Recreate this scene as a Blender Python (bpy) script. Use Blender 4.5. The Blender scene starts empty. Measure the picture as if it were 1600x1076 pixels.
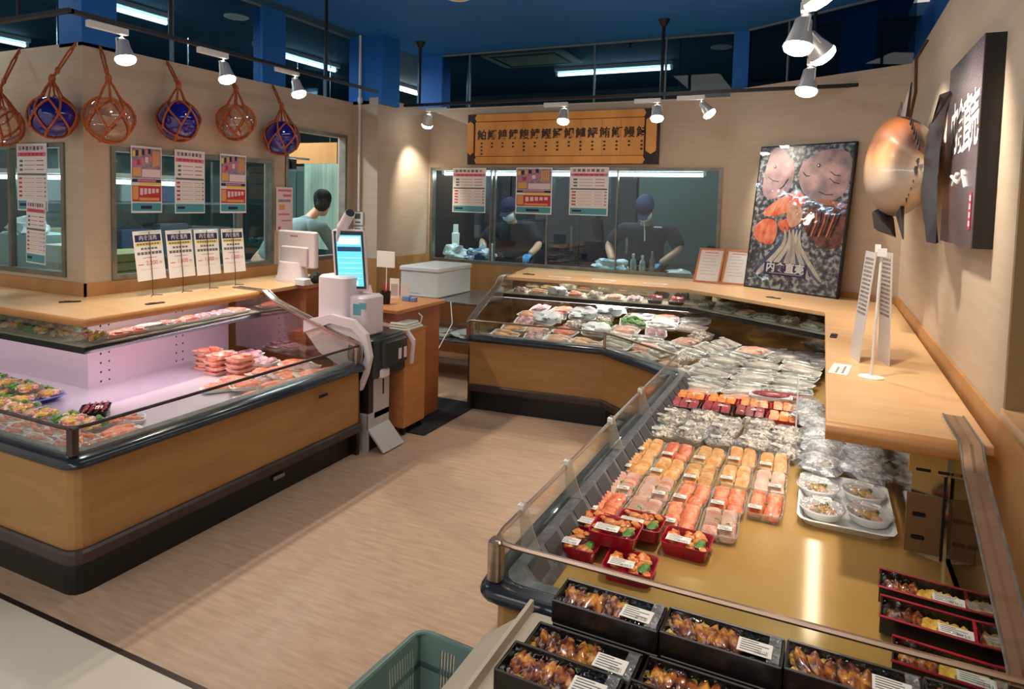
import bpy, math, random
from math import sin, cos, pi, radians as R
from mathutils import Vector, Matrix, noise as mnoise

SC = bpy.context.scene
COL = SC.collection
random.seed(7)

# ---------------------------------------------------------------- camera
cd = bpy.data.cameras.new('camera')
cam = bpy.data.objects.new('camera', cd)
COL.objects.link(cam)
cd.sensor_width = 36.0
cd.lens = 1043.4 / 1600 * 36.0
cd.shift_y = (378.8 - 538) / 1600
cd.clip_start = 0.05
cd.clip_end = 60
_p, _r, _y = R(3.527), R(1.407), R(-24.96)
_A = Matrix(((cos(_y), -sin(_y), 0), (0, 0, -1), (sin(_y), cos(_y), 0)))
_P = Matrix(((1, 0, 0), (0, cos(_p), -sin(_p)), (0, sin(_p), cos(_p))))
_R = Matrix(((cos(_r), -sin(_r), 0), (sin(_r), cos(_r), 0), (0, 0, 1)))
_M = (_R @ _P @ _A).transposed() @ Matrix(((1, 0, 0), (0, -1, 0), (0, 0, -1)))
cam.matrix_world = Matrix.Translation((0, 0, 1.6)) @ _M.to_4x4()
SC.camera = cam

# ---------------------------------------------------------------- light
SC.view_settings.view_transform = 'Standard'
SC.view_settings.look = 'None'
SC.view_settings.exposure = 0.2
SC.view_settings.gamma = 1.0
SC.view_settings.use_curve_mapping = False
wd = bpy.data.worlds.new('store_ambient')
SC.world = wd
wd.use_nodes = True
bg = wd.node_tree.nodes['Background']
bg.inputs[0].default_value = (1.0, 0.93, 0.85, 1)
bg.inputs[1].default_value = 0.56


def area(name, loc, size, power, color, rot=(0, 0, 0), sizey=None):
    l = bpy.data.lights.new(name, 'AREA')
    l.energy = power
    l.color = color
    l.size = size
    if sizey:
        l.shape = 'RECTANGLE'
        l.size_y = sizey
    o = bpy.data.objects.new(name, l)
    o.location = loc
    o.rotation_euler = rot
    COL.objects.link(o)
    return o


# store ceiling lights: the sales floor behind the photographer and the aisle in front
area('ceiling_light_rear', (-1.5, -1.2, 3.0), 3.2, 62, (1.0, 0.95, 0.88), (R(-12), 0, 0), 1.6)
area('ceiling_light_aisle', (-1.35, 3.1, 3.04), 0.5, 15, (1.0, 0.9, 0.8), (0, 0, 0), 3.0)
# kitchen fluorescents
area('kitchen_light_side', (-5.1, 4.6, 2.98), 0.10, 125, (0.86, 0.97, 1.0), (0, 0, 0), 4.4)
area('kitchen_light_back', (-2.2, 7.1, 2.98), 1.6, 46, (0.86, 0.97, 1.0), (0, 0, 0), 0.3)

area('kitchen_light_bar', (-2.4, 6.26, 1.85), 2.8, 9, (0.86, 0.97, 1.0), (R(-25), 0, 0), 0.05)

# ---------------------------------------------------------------- materials
MATS = {}


def srgb(c):
    return tuple(((x / 255) / 12.92 if x / 255 <= 0.04045 else ((x / 255 + 0.055) / 1.055) ** 2.4) for x in c) + (1,)


def mat(name, c1, rough=0.5, c2=None, scale=(5, 5, 5), metal=0.0, bump=0.0, bscale=None, emit=0.0, detail=4, ramp=(0.35, 0.65), spec=0.5, rand=0.0, coat=0.0, c3=None):
    """principled material; c1..c3 are sRGB 0-255 mixed by a stretched noise"""
    if name in MATS:
        return MATS[name]
    m = bpy.data.materials.new(name)
    m.use_nodes = True
    nt = m.node_tree
    b = nt.nodes['Principled BSDF']
    b.inputs['Roughness'].default_value = rough
    b.inputs['Metallic'].default_value = metal
    b.inputs['Specular IOR Level'].default_value = spec
    b.inputs['Coat Weight'].default_value = coat
    b.inputs['Base Color'].default_value = srgb(c1)
    m.diffuse_color = srgb(c1)
    tc = nt.nodes.new('ShaderNodeTexCoord')
    mp = nt.nodes.new('ShaderNodeMapping')
    mp.inputs['Scale'].default_value = scale
    nt.links.new(tc.outputs['Object'], mp.inputs['Vector'])
    vec = mp.outputs['Vector']
    if rand > 0:
        oi = nt.nodes.new('ShaderNodeObjectInfo')
        ad = nt.nodes.new('ShaderNodeVectorMath')
        ad.operation = 'ADD'
        sc = nt.nodes.new('ShaderNodeMath')
        sc.operation = 'MULTIPLY'
        sc.inputs[1].default_value = 37.0
        nt.links.new(oi.outputs['Random'], sc.inputs[0])
        nt.links.new(vec, ad.inputs[0])
        nt.links.new(sc.outputs[0], ad.inputs[1])
        vec = ad.outputs[0]
    col = None
    if c2:
        nz = nt.nodes.new('ShaderNodeTexNoise')
        nz.inputs['Scale'].default_value = 1
        nz.inputs['Detail'].default_value = detail
        nt.links.new(vec, nz.inputs['Vector'])
        cr = nt.nodes.new('ShaderNodeValToRGB')
        cr.color_ramp.elements[0].position = ramp[0]
        cr.color_ramp.elements[0].color = srgb(c1)
        cr.color_ramp.elements[1].position = ramp[1]
        cr.color_ramp.elements[1].color = srgb(c2)
        if c3:
            e = cr.color_ramp.elements.new((ramp[0] + ramp[1]) / 2)
            e.color = srgb(c3)
        nt.links.new(nz.outputs['Fac'], cr.inputs['Fac'])
        col = cr.outputs['Color']
        if rand > 0:
            hs = nt.nodes.new('ShaderNodeHueSaturation')
            mr = nt.nodes.new('ShaderNodeMapRange')
            mr.inputs['To Min'].default_value = 1 - rand
            mr.inputs['To Max'].default_value = 1 + rand
            nt.links.new(oi.outputs['Random'], mr.inputs['Value'])
            nt.links.new(mr.outputs[0], hs.inputs['Value'])
            nt.links.new(col, hs.inputs['Color'])
            col = hs.outputs['Color']
        nt.links.new(col, b.inputs['Base Color'])
    if emit > 0:
        b.inputs['Emission Strength'].default_value = emit
        b.inputs['Emission Color'].default_value = srgb(c1)
    if bump > 0:
        nb = nt.nodes.new('ShaderNodeTexNoise')
        nb.inputs['Detail'].default_value = 3
        if bscale:
            m2 = nt.nodes.new('ShaderNodeMapping')
            m2.inputs['Scale'].default_value = bscale
            nt.links.new(tc.outputs['Object'], m2.inputs['Vector'])
            nt.links.new(m2.outputs['Vector'], nb.inputs['Vector'])
        else:
            nt.links.new(vec, nb.inputs['Vector'])
        nb.inputs['Scale'].default_value = 1
        bp = nt.nodes.new('ShaderNodeBump')
        bp.inputs['Strength'].default_value = bump
        bp.inputs['Distance'].default_value = 0.01
        nt.links.new(nb.outputs['Fac'], bp.inputs['Height'])
        nt.links.new(bp.outputs['Normal'], b.inputs['Normal'])
    MATS[name] = m
    return m


def glassmat(name, tint, gloss=0.12, rough=0.02, bump=0.0, bscale=60, density=0.0, dcol=(255, 255, 255), edge=0.3):
    """thin pane or wrap: clear with a mirror-like share, optionally crumpled or milky"""
    if name in MATS:
        return MATS[name]
    m = bpy.data.materials.new(name)
    m.use_nodes = True
    nt = m.node_tree
    nt.nodes.remove(nt.nodes['Principled BSDF'])
    out = nt.nodes['Material Output']
    tr = nt.nodes.new('ShaderNodeBsdfTransparent')
    tr.inputs[0].default_value = srgb(tint)
    gl = nt.nodes.new('ShaderNodeBsdfGlossy')
    gl.inputs['Roughness'].default_value = rough
    mx = nt.nodes.new('ShaderNodeMixShader')
    lw = nt.nodes.new('ShaderNodeLayerWeight')
    lw.inputs['Blend'].default_value = 0.25
    mr = nt.nodes.new('ShaderNodeMapRange')
    mr.inputs['To Min'].default_value = gloss
    mr.inputs['To Max'].default_value = min(1, gloss + edge)
    nt.links.new(lw.outputs['Fresnel'], mr.inputs['Value'])
    nt.links.new(mr.outputs[0], mx.inputs[0])
    nt.links.new(tr.outputs[0], mx.inputs[1])
    nt.links.new(gl.outputs[0], mx.inputs[2])
    last = mx.outputs[0]
    if density > 0:
        df = nt.nodes.new('ShaderNodeBsdfDiffuse')
        df.inputs[0].default_value = srgb(dcol)
        m3 = nt.nodes.new('ShaderNodeMixShader')
        m3.inputs[0].default_value = density
        nt.links.new(last, m3.inputs[1])
        nt.links.new(df.outputs[0], m3.inputs[2])
        last = m3.outputs[0]
    if bump > 0:
        tc = nt.nodes.new('ShaderNodeTexCoord')
        nz = nt.nodes.new('ShaderNodeTexNoise')
        nz.inputs['Scale'].default_value = bscale
        nz.inputs['Detail'].default_value = 2
        nt.links.new(tc.outputs['Object'], nz.inputs['Vector'])
        bp = nt.nodes.new('ShaderNodeBump')
        bp.inputs['Strength'].default_value = bump
        bp.inputs['Distance'].default_value = 0.02
        nt.links.new(nz.outputs['Fac'], bp.inputs['Height'])
        nt.links.new(bp.outputs['Normal'], gl.inputs['Normal'])
        nt.links.new(bp.outputs['Normal'], lw.inputs['Normal'])
    nt.links.new(last, out.inputs['Surface'])
    MATS[name] = m
    return m


# ---------------------------------------------------------------- mesh builder
class MB:
    def __init__(s):
        s.v, s.f, s.m = [], [], []

    def add(s, vs, fs, mi=0):
        n = len(s.v)
        s.v += [tuple(v) for v in vs]
        s.f += [tuple(i + n for i in f) for f in fs]
        s.m += [mi] * len(fs)
        return s

    def box(s, x0, x1, y0, y1, z0, z1, mi=0, M=None):
        vs = [Vector((x, y, z)) for z in (z0, z1) for y in (y0, y1) for x in (x0, x1)]
        if M is not None:
            vs = [M @ v for v in vs]
        return s.add(vs, [(0, 2, 3, 1), (4, 5, 7, 6), (0, 1, 5, 4), (2, 6, 7, 3), (0, 4, 6, 2), (1, 3, 7, 5)], mi)

    def rbox(s, x0, x1, y0, y1, z0, z1, r=0.01, mi=0, M=None, n=3):
        """box with rounded vertical corners and small top chamfer"""
        pts = []
        for cx, cy, a0 in ((x1 - r, y1 - r, 0), (x0 + r, y1 - r, 90), (x0 + r, y0 + r, 180), (x1 - r, y0 + r, 270)):
            for k in range(n + 1):
                a = R(a0 + 90 * k / n)
                pts.append((cx + r * cos(a), cy + r * sin(a)))
        c = min(r * 0.5, (z1 - z0) * 0.3)
        mx, my = (x0 + x1) / 2, (y0 + y1) / 2
        kx = 1 - c / max(1e-6, (x1 - x0) / 2)
        ky = 1 - c / max(1e-6, (y1 - y0) / 2)
        rings = [[(mx + (x - mx) * kx, my + (y - my) * ky, z0) for x, y in pts], [(x, y, z0 + c) for x, y in pts],
                 [(x, y, z1 - c) for x, y in pts], [(mx + (x - mx) * kx, my + (y - my) * ky, z1) for x, y in pts]]
        return s.rings(rings, mi, M, True, True)

    def rings(s, rings, mi=0, M=None, cap0=False, cap1=False, closed=True):
        k = len(rings[0])
        vs = [Vector(p) for r in rings for p in r]
        if M is not None:
            vs = [M @ v for v in vs]
        fs = []
        kk = k if closed else k - 1
        for i in range(len(rings) - 1):
            for j in range(kk):
                a, b = i * k + j, i * k + (j + 1) % k
                fs.append((a, b, b + k, a + k))
        if cap0:
            fs.append(tuple(range(k))[::-1])
        if cap1:
            o = (len(rings) - 1) * k
            fs.append(tuple(o + j for j in range(k)))
        return s.add(vs, fs, mi)

    def tube(s, pts, r, seg=8, mi=0, closed=False, M=None):
        pts = [Vector(p) for p in pts]
        n = len(pts)
        rings = []
        up = Vector((0, 0, 1))
        prev = None
        for i, p in enumerate(pts):
            if closed:
                t = pts[(i + 1) % n] - pts[i - 1]
            else:
                t = pts[min(i + 1, n - 1)] - pts[max(i - 1, 0)]
            t = t.normalized() if t.length > 1e-9 else Vector((0, 0, 1))
            if prev is None:
                a = t.cross(up)
                if a.length < 1e-3:
                    a = t.cross(Vector((1, 0, 0)))
            else:
                a = prev - t * prev.dot(t)
                if a.length < 1e-6:
                    a = t.cross(up)
            a.normalize()
            prev = a
            b = t.cross(a)
            rr = r[i] if isinstance(r, (list, tuple)) else r
            rings.append([p + (a * cos(2 * pi * k / seg) + b * sin(2 * pi * k / seg)) * rr for k in range(seg)])
        if closed:
            rings.append(rings[0])
            return s.rings(rings, mi, M)
        return s.rings(rings, mi, M, True, True)

    def lathe(s, prof, seg=24, mi=0, M=None, sy=1.0, cap=True):
        rings = [[(r * cos(2 * pi * k / seg), r * sin(2 * pi * k / seg) * sy, z) for k in range(seg)] for r, z in prof]
        return s.rings(rings, mi, M, cap and prof[0][0] > 1e-6, cap and prof[-1][0] > 1e-6)

    def prism(s, poly, z0, z1, mi=0, M=None):
        n = len(poly)
        vs = [Vector((x, y, z0)) for x, y in poly] + [Vector((x, y, z1)) for x, y in poly]
        if M is not None:
            vs = [M @ v for v in vs]
        fs = [tuple(range(n))[::-1], tuple(range(n, 2 * n))] + [(i, (i + 1) % n, (i + 1) % n + n, i + n) for i in range(n)]
        return s.add(vs, fs, mi)

    def quad(s, a, b, c, d, mi=0):
        return s.add([a, b, c, d], [(0, 1, 2, 3)], mi)

    def ell(s, c, rad, seg=12, rng=8, mi=0, M=None, nz=0.0, seed=0, rot=None):
        vs, fs = [], []
        c = Vector(c)
        for i in range(rng + 1):
            t = pi * i / rng
            for j in range(seg):
                a = 2 * pi * j / seg
                d = Vector((sin(t) * cos(a), sin(t) * sin(a), cos(t)))
                k = 1 + (mnoise.noise(d * 1.7 + Vector((seed, seed * 2, 3))) * nz if nz else 0)
                p = Vector((d.x * rad[0], d.y * rad[1], d.z * rad[2])) * k
                if rot is not None:
                    p = rot @ p
                p = p + c
                vs.append(M @ p if M is not None else p)
        for i in range(rng):
            for j in range(seg):
                a, b = i * seg + j, i * seg + (j + 1) % seg
                fs.append((a, a + seg, b + seg, b))
        return s.add(vs, fs, mi)

    def loft(s, F, K, prof, D, mi=0, close=True, cap=True):
        """profile of (d, z) swept along the plan path F, d metres towards K (D = normal depth)"""
        rings = []
        for a, b in zip(F, K):
            a, b = Vector(a), Vector(b)
            rings.append([(a.x + (b.x - a.x) * d / D, a.y + (b.y - a.y) * d / D, z) for d, z in prof])
        return s.rings(rings, mi, None, cap and close, cap and close, close)

    def build(s, name, mats, parent=None, smooth=False, bevel=0.0, loc=None):
        me = bpy.data.meshes.new(name)
        me.from_pydata(s.v, [], s.f)
        me.polygons.foreach_set('material_index', s.m)
        if not isinstance(mats, (list, tuple)):
            mats = [mats]
        for q in mats:
            me.materials.append(q)
        if smooth:
            me.polygons.foreach_set('use_smooth', [True] * len(s.f))
            try:
                me.set_sharp_from_angle(angle=R(42))
            except Exception:
                pass
        me.validate()
        me.update()
        o = bpy.data.objects.new(name, me)
        COL.objects.link(o)
        if loc is not None:
            o.location = loc
        if parent is not None:
            o.parent = parent
        if bevel > 0:
            b = o.modifiers.new('bevel', 'BEVEL')
            b.width = bevel
            b.segments = 2
            b.limit_method = 'ANGLE'
            b.angle_limit = R(50)
        return o


def tag(o, label=None, cat=None, group=None, kind=None):
    if label:
        o['label'] = label
    if cat:
        o['category'] = cat
    if group:
        o['group'] = group
    if kind:
        o['kind'] = kind
    return o


def thing(name, label, cat, loc=(0, 0, 0), rz=0.0, group=None):
    o = bpy.data.objects.new(name, None)
    o.empty_display_size = 0.05
    COL.objects.link(o)
    o.location = loc
    o.rotation_euler = (0, 0, rz)
    return tag(o, label, cat, group)


def struct(o):
    o['kind'] = 'structure'
    return o


def dup(src, label, loc, rz=0.0, group=None, rot=None, scale=None):
    c = src.copy()
    COL.objects.link(c)
    c.location = loc
    c.rotation_euler = rot if rot else (0, 0, rz)
    if scale:
        c.scale = scale
    c['label'] = label
    if group:
        c['group'] = group
    for ch in PARTS.get(src.name, ()):
        k = ch.copy()
        COL.objects.link(k)
        k.parent = c
        for g in PARTS.get(ch.name, ()):
            q = g.copy()
            COL.objects.link(q)
            q.parent = k
    return c


PARTS = {}


def reg(root):
    PARTS[root.name] = [o for o in COL.objects if o.parent == root]
    for c in PARTS[root.name]:
        PARTS[c.name] = [o for o in COL.objects if o.parent == c]
    return root


def nest(root, pname, cnames):
    """move parts of a thing one level deeper, under a sibling part"""
    ch = [o for o in root.children]
    base = lambda o: o.name.split('.')[0]
    ps = [o for o in ch if base(o) == pname]
    if ps:
        for o in ch:
            if base(o) in cnames:
                o.parent = ps[0]


def RT(loc=(0, 0, 0), rz=0, rx=0, ry=0):
    return Matrix.Translation(loc) @ Matrix.Rotation(rz, 4, 'Z') @ Matrix.Rotation(rx, 4, 'X') @ Matrix.Rotation(ry, 4, 'Y')


TXT = {}


def text_mesh(mb, s, size, M, mi=0, align='CENTER', bold=0.0, ext=0.0):
    """adds lettering (in the local XY plane of M) to a mesh builder"""
    key = (s, align, bold, ext)
    if key not in TXT:
        c = bpy.data.curves.new('lettering', 'FONT')
        c.body = s
        c.align_x = align
        c.align_y = 'CENTER'
        c.offset = bold
        c.extrude = ext
        c.resolution_u = 2
        o = bpy.data.objects.new('lettering', c)
        COL.objects.link(o)
        dg = bpy.context.evaluated_depsgraph_get()
        me = bpy.data.meshes.new_from_object(o.evaluated_get(dg))
        TXT[key] = ([v.co.copy() for v in me.vertices], [tuple(p.vertices) for p in me.polygons])
        bpy.data.objects.remove(o)
        bpy.data.meshes.remove(me)
        bpy.data.curves.remove(c)
    vs, fs = TXT[key]
    mb.add([M @ Vector((v.x * size, v.y * size, v.z)) for v in vs], fs, mi)


# frames: local x = right, y = up, z = out of the surface
def frame(o, right, up):
    r, u = Vector(right).normalized(), Vector(up).normalized()
    n = r.cross(u)
    m = Matrix.Identity(4)
    for i in range(3):
        m[i][0], m[i][1], m[i][2], m[i][3] = r[i], u[i], n[i], o[i]
    return m


# ---------------------------------------------------------------- shared materials
m_wall = mat('wall_vinyl', (204, 185, 163), 0.75, (199, 178, 152), (3, 3, 40), bump=0.05, bscale=(60, 60, 400), detail=3)
m_dado = mat('dado_wood', (196, 146, 92), 0.45, (182, 130, 78), (6, 6, 1.2), detail=6)
m_top = mat('worktop_wood', (226, 184, 136), 0.35, (218, 172, 122), (3, 14, 3), detail=5)
m_nose = mat('worktop_nosing', (200, 142, 84), 0.35, (184, 126, 70), (3, 8, 3))
m_panel = mat('case_panel_wood', (172, 128, 76), 0.38, (160, 116, 66), (2.5, 2.5, 16), detail=6)
m_blue = mat('blue_paint', (24, 110, 196), 0.6, (18, 98, 182), (1, 1, 1))
m_ceil = mat('ceiling_paint', (22, 108, 184), 0.7, (18, 98, 172), (0.8, 0.8, 0.8))
m_kceil = mat('kitchen_ceiling_paint', (34, 78, 104), 0.7)
m_steel = mat('brushed_steel', (176, 176, 172), 0.28, (150, 150, 148), (40, 40, 3), metal=0.9)
m_dsteel = mat('dark_steel', (96, 84, 80), 0.3, (78, 68, 64), (20, 20, 3), metal=0.8)
m_champ = mat('champagne_metal', (196, 168, 148), 0.25, (176, 148, 128), (3, 3, 50), metal=0.85)
m_black = mat('black_matte', (16, 15, 15), 0.5)
m_kick = mat('kick_black', (13, 13, 14), 0.35)
m_bump = mat('bumper_rubber', (50, 56, 62), 0.18, (38, 42, 48), (6, 6, 6))
m_brown = mat('lower_bumper_brown', (66, 52, 48), 0.35, (54, 42, 38), (10, 10, 10))
m_white = mat('white_plastic', (232, 232, 228), 0.4)
m_glass = glassmat('clear_glass', (246, 250, 248), 0.03, 0.01)
m_pane = glassmat('window_glass', (222, 232, 232), 0.05, 0.01, edge=.2)
m_deckA = mat('white_steel_deck', (206, 194, 204), 0.3, (190, 176, 190), (3, 3, 3), metal=0.25)
m_deckB = mat('tan_steel_deck', (200, 162, 96), 0.15, (184, 146, 80), (2, 2, 2), metal=0.15, spec=.6)
m_vent = mat('vent_grey', (112, 112, 116), 0.4, (80, 80, 84), (30, 30, 30))
m_mirror = mat('mirror_steel', (170, 160, 140), 0.08, metal=0.95)
m_led = mat('tube_white', (228, 246, 255), 0.3, emit=9.0)
m_tray_w = mat('white_foam', (238, 238, 234), 0.5)
# ================================================================= the setting
TAN = m_wall
AX, AH = -4.07, 2.49          # left (counter) wall plane and height
NY = 2.58                     # its near face
KY, KH = 6.05, 2.53           # back wall with the kitchen window
RX, RH = 0.49, 2.60           # right wall
CH = 3.10                     # ceiling


def wall(name, pts, x=None, holes=(), thick=0.1, z0=0, z1=2.5, m=None):
    """wall between two plan points, front face on the line, thickness to the left of travel, with rectangular holes (s0,s1,z0,z1)"""
    (ax, ay), (bx, by) = pts
    L = math.hypot(bx - ax, by - ay)
    ux, uy = (bx - ax) / L, (by - ay) / L
    M = Matrix(((ux, -uy, 0, ax), (uy, ux, 0, ay), (0, 0, 1, 0), (0, 0, 0, 1)))
    mb = MB()
    cuts = sorted(holes)
    s = 0
    for h in cuts:
        if h[0] > s:
            mb.box(s, h[0], 0, thick, z0, z1, 0, M)
        if h[2] > z0:
            mb.box(h[0], h[1], 0, thick, z0, h[2], 0, M)
        if h[3] < z1:
            mb.box(h[0], h[1], 0, thick, h[3], z1, 0, M)
        s = h[1]
    if s < L:
        mb.box(s, L, 0, thick, z0, z1, 0, M)
    o = mb.build(name, m or TAN)
    return struct(o)


# floor: vinyl planks inside, tiles of the sales floor outside, metal strip between
mf = mat('floor_vinyl', (194, 163, 138), 0.45, (174, 145, 120), (7, 46, 1), detail=10, ramp=(0.32, 0.68), bump=0.05)
mtile = mat('floor_tile', (218, 210, 194), 0.3, (210, 200, 182), (1.5, 1.5, 1), detail=4)
struct(MB().box(-10, 3, 1.475, 9.5, -0.05, 0).build('floor', mf))
struct(MB().box(-10, 3, -6, 1.455, -0.05, 0).build('floor', mtile))
struct(MB().box(-10, 3, 1.455, 1.475, -0.05, 0.002).build('trim_1', mat('floor_strip', (58, 46, 44), 0.3, metal=0.4)))
# ceilings
struct(MB().box(-3.95, RX + .02, -1.0, KY, CH, CH + .1).box(-10, -3.95, 0.6, NY, CH, CH + .1).build('ceiling', m_ceil))
struct(MB().box(-10, -3.95, NY, 9.5, CH, CH + .1).box(-3.95, 3, KY, 9.5, CH, CH + .1).build('ceiling', m_kceil))

# left wall: near face, counter face with window and pass-through, return, far side
wall('wall_left', [(-9, NY), (AX - .1, NY)], holes=[(9 - 5.6, 9 - 4.25, 1.06, 1.895)], z1=AH)
LW = wall('wall_left', [(AX, NY), (AX, 5.12)], holes=[(2.745 - NY, 4.115 - NY, 1.04, 1.885), (4.245 - NY, 5.03 - NY, 1.04, 2.175)], z1=AH)
wall('wall_left', [(AX, 5.12), (-3.78, 5.12)], z1=AH + .01)
wall('wall_left', [(-3.78, 5.12), (-3.80, KY)], z1=KH)
wall('wall_back', [(-3.80, KY), (-0.78, KY)], holes=[(0.02, 2.985, 0.955, 1.935)], z1=KH)
wall('wall_corner', [(-0.78, KY), (RX, 5.30)], z1=RH)
# right wall with the recess near the photographer
rb = MB()
rb.box(RX, RX + .3, 2.3, 5.4, 0, RH).box(RX, RX + .3, -0.6, 2.3, 0, 1.03).box(RX + .1, RX + .3, -0.6, 2.3, 1.03, CH).box(RX, RX + .1, -0.6, 2.3, 2.35, CH)
struct(rb.build('wall_right', TAN))
struct(MB().box(RX + .001, RX + .1, 2.285, 2.305, 1.03, 2.35).build('trim_2', mat('reveal_brown', (150, 122, 84), 0.6)))
struct(MB().box(RX - .006, RX + .1, -0.6, 2.3, 1.028, 1.045).build('trim_3', m_top))
# blue upper walls and pillars
struct(MB().box(RX + .12, RX + .3, 2.3, 7, RH, CH).build('wall_right', m_blue))
pil = [(AX - .22, AX, NY, NY + .22), (AX - .12, AX - .02, 4.02, 4.27), (AX - .05, -3.74, 5.12, 5.4), (-3.98, -3.68, KY + .02, KY + .2),
       (-0.77, -0.64, KY + .0, KY + .15), (0.05, 0.28, 5.62, 5.8)]
for x0, x1, y0, y1 in pil:
    struct(MB().box(x0, x1, y0, y1, 2.2 if y1 > 5.5 else AH - .02, CH).build('pillar', m_blue))
# wood dado band along the walls (top edge about 1.03 m)
db = MB()
db.box(-9, AX + .012, NY - .012, NY, 0.9, 1.035)
db.box(AX, AX + .012, NY - .012, 5.12, 0, 1.035)
db.box(AX + .012, -3.768, 5.108, 5.12, 0, 1.035)
db.box(-3.78, -3.768, 5.12, KY - .012, 0, 1.035)
struct(db.build('baseboard_left', m_dado))
struct(MB().box(-3.78, -0.79, KY - .012, KY, 0, 0.945).build('baseboard_back', m_dado))
dm = RT((RX, 5.30, 0), math.atan2(KY - 5.30, -0.78 - RX))
struct(MB().box(0, math.hypot(RX + .78, KY - 5.3), 0, .012, 0.3, 1.0, 0, dm).build('baseboard_corner', m_dado))
struct(MB().box(RX - .012, RX, -0.6, 5.3, 0, 1.012).build('baseboard_right', m_dado))
# white cap along wall tops
struct(MB().box(-3.8, -0.78, KY - .01, KY + .1, KH, KH + .012).build('trim_4', mat('cap_cream', (214, 200, 180), .6)))


def window(name, F, w, h, mulls=(), fw=0.03, fm=None, pane=True, depth=.06):
    """framed glazing in local frame F (x right, y up), lower left at origin"""
    fb = MB()
    fb.box(0, w, 0, fw, -depth, .012, 0, F).box(0, w, h - fw, h, -depth, .012, 0, F)
    fb.box(0, fw, fw, h - fw, -depth, .012, 0, F).box(w - fw, w, fw, h - fw, -depth, .012, 0, F)
    o = struct(fb.build(name, fm or m_steel))
    for i, (mx, mw) in enumerate(mulls):
        MB().box(mx, mx + mw, fw, h - fw, -.045, -.01, 0, F).build('mullion', fm or m_steel, o)
    if pane:
        MB().box(fw, w - fw, fw, h - fw, -.032, -.026, 0, F).build('window_pane', m_pane, o)
    return o


m_frame = mat('window_frame_steel', (150, 146, 136), 0.35, (128, 124, 116), (10, 10, 10), metal=0.7)
window('window_1', frame((-5.6, NY, 1.06), (1, 0, 0), (0, 0, 1)), 1.35, .835, [(0.72, .03)], fm=m_frame)
window('window_2', frame((AX, 2.745, 1.04), (0, 1, 0), (0, 0, 1)), 1.37, .845, [(1.03, .035)], fm=m_frame)
window('window_3', frame((AX, 4.245, 1.04), (0, 1, 0), (0, 0, 1)), .785, 1.135, [], fm=m_frame, pane=False)
window('window_4', frame((-3.78, KY, .955), (1, 0, 0), (0, 0, 1)), 2.965, .98, [(.70, .012), (.745, .012), (1.32, .012), (2.02, .012)], fm=m_frame)
# glazed screen above the walls up to the ceiling
m_mull = mat('mullion_grey', (112, 124, 134), 0.5)
m_dglass = glassmat('screen_glass', (176, 196, 206), 0.015, 0.01, edge=.03)


def screen(name, F, w, h, mulls):
    fb = MB().box(0, w, h - .014, h, -.02, .02, 0, F)
    o = struct(fb.build(name, m_mull))
    for mx in mulls:
        MB().box(mx, mx + .014, 0, h, -.015, .015, 0, F).build('mullion', m_mull, o)
    MB().box(0, w, 0, h - .012, -.004, .004, 0, F).build('window_pane', m_dglass, o)


screen('window_5', frame((-3.7, KY + .05, KH), (1, 0, 0), (0, 0, 1)), 2.93, CH - KH, (.33, 1.67, 2.34))
screen('window_6', frame((AX - .05, NY + .2, AH), (0, 1, 0), (0, 0, 1)), 2.35, CH - AH, (.44, 2.0))
screen('window_7', frame((-0.64, KY + .0, RH), (RX + .66, 5.3 - KY, 0), (0, 0, 1)), 1.36, CH - RH, (.38,))
screen('window_8', frame((-9, NY + .05, AH), (1, 0, 0), (0, 0, 1)), 4.75, CH - AH, (1.2, 3.2))
# kitchen shell
m_kw = mat('kitchen_panel', (74, 96, 94), 0.4, (62, 84, 82), (1, 1, 1), metal=0.2)
m_kw2 = mat('kitchen_panel_dark', (26, 32, 44), 0.4)
struct(MB().box(-10, 3, 8.6, 8.7, 0, CH).build('wall_kitchen_back', m_kw))
struct(MB().box(-8.1, -8.0, NY, 8.6, 0, CH).build('wall_kitchen_left', m_kw))
struct(MB().box(0.9, 1.0, 5.5, 8.6, 0, CH).build('wall_kitchen_right', m_kw2))
struct(MB().box(-10, -8.0, -0.6, NY, 0, CH).build('wall_store_left', mat('store_wall', (190, 184, 172), .7)))
# door leaves along the kitchen rear (cold room): steel panels with seams
for i, x in enumerate((-5.0, -3.7, -2.75, -2.02)):
    w = (1.28, .94, .7, 2.2)[i]
    d = struct(MB().box(x, x + w, 7.9, 7.95, 0.05, 2.5).build('door_%d' % (i + 1), m_kw if i == 3 else m_kw2))
    MB().box(x + w - .1, x + w - .07, 7.86, 7.9, 1.0, 1.3).build('door_handle', m_steel, d)
# ================================================================= refrigerated display cases
ZR, ZD, ZT = .69, .50, .955      # rail, deck, worktop heights
holeplate = None


def perforated():
    if 'perforated_steel' in MATS:
        return MATS['perforated_steel']
    m = mat('perforated_steel', (206, 188, 198), 0.3, metal=0.3)
    nt = m.node_tree
    b = nt.nodes['Principled BSDF']
    tc = nt.nodes.new('ShaderNodeTexCoord')
    vo = nt.nodes.new('ShaderNodeTexVoronoi')
    vo.inputs['Scale'].default_value = 19
    vo.inputs['Randomness'].default_value = 0.0
    cr = nt.nodes.new('ShaderNodeValToRGB')
    cr.color_ramp.elements[0].position = 0.11
    cr.color_ramp.elements[0].color = srgb((30, 26, 30))
    cr.color_ramp.elements[1].position = 0.14
    cr.color_ramp.elements[1].color = srgb((206, 186, 198))
    nt.links.new(tc.outputs['Object'], vo.inputs['Vector'])
    nt.links.new(vo.outputs['Distance'], cr.inputs['Fac'])
    nt.links.new(cr.outputs['Color'], b.inputs['Base Color'])
    return m


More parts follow.
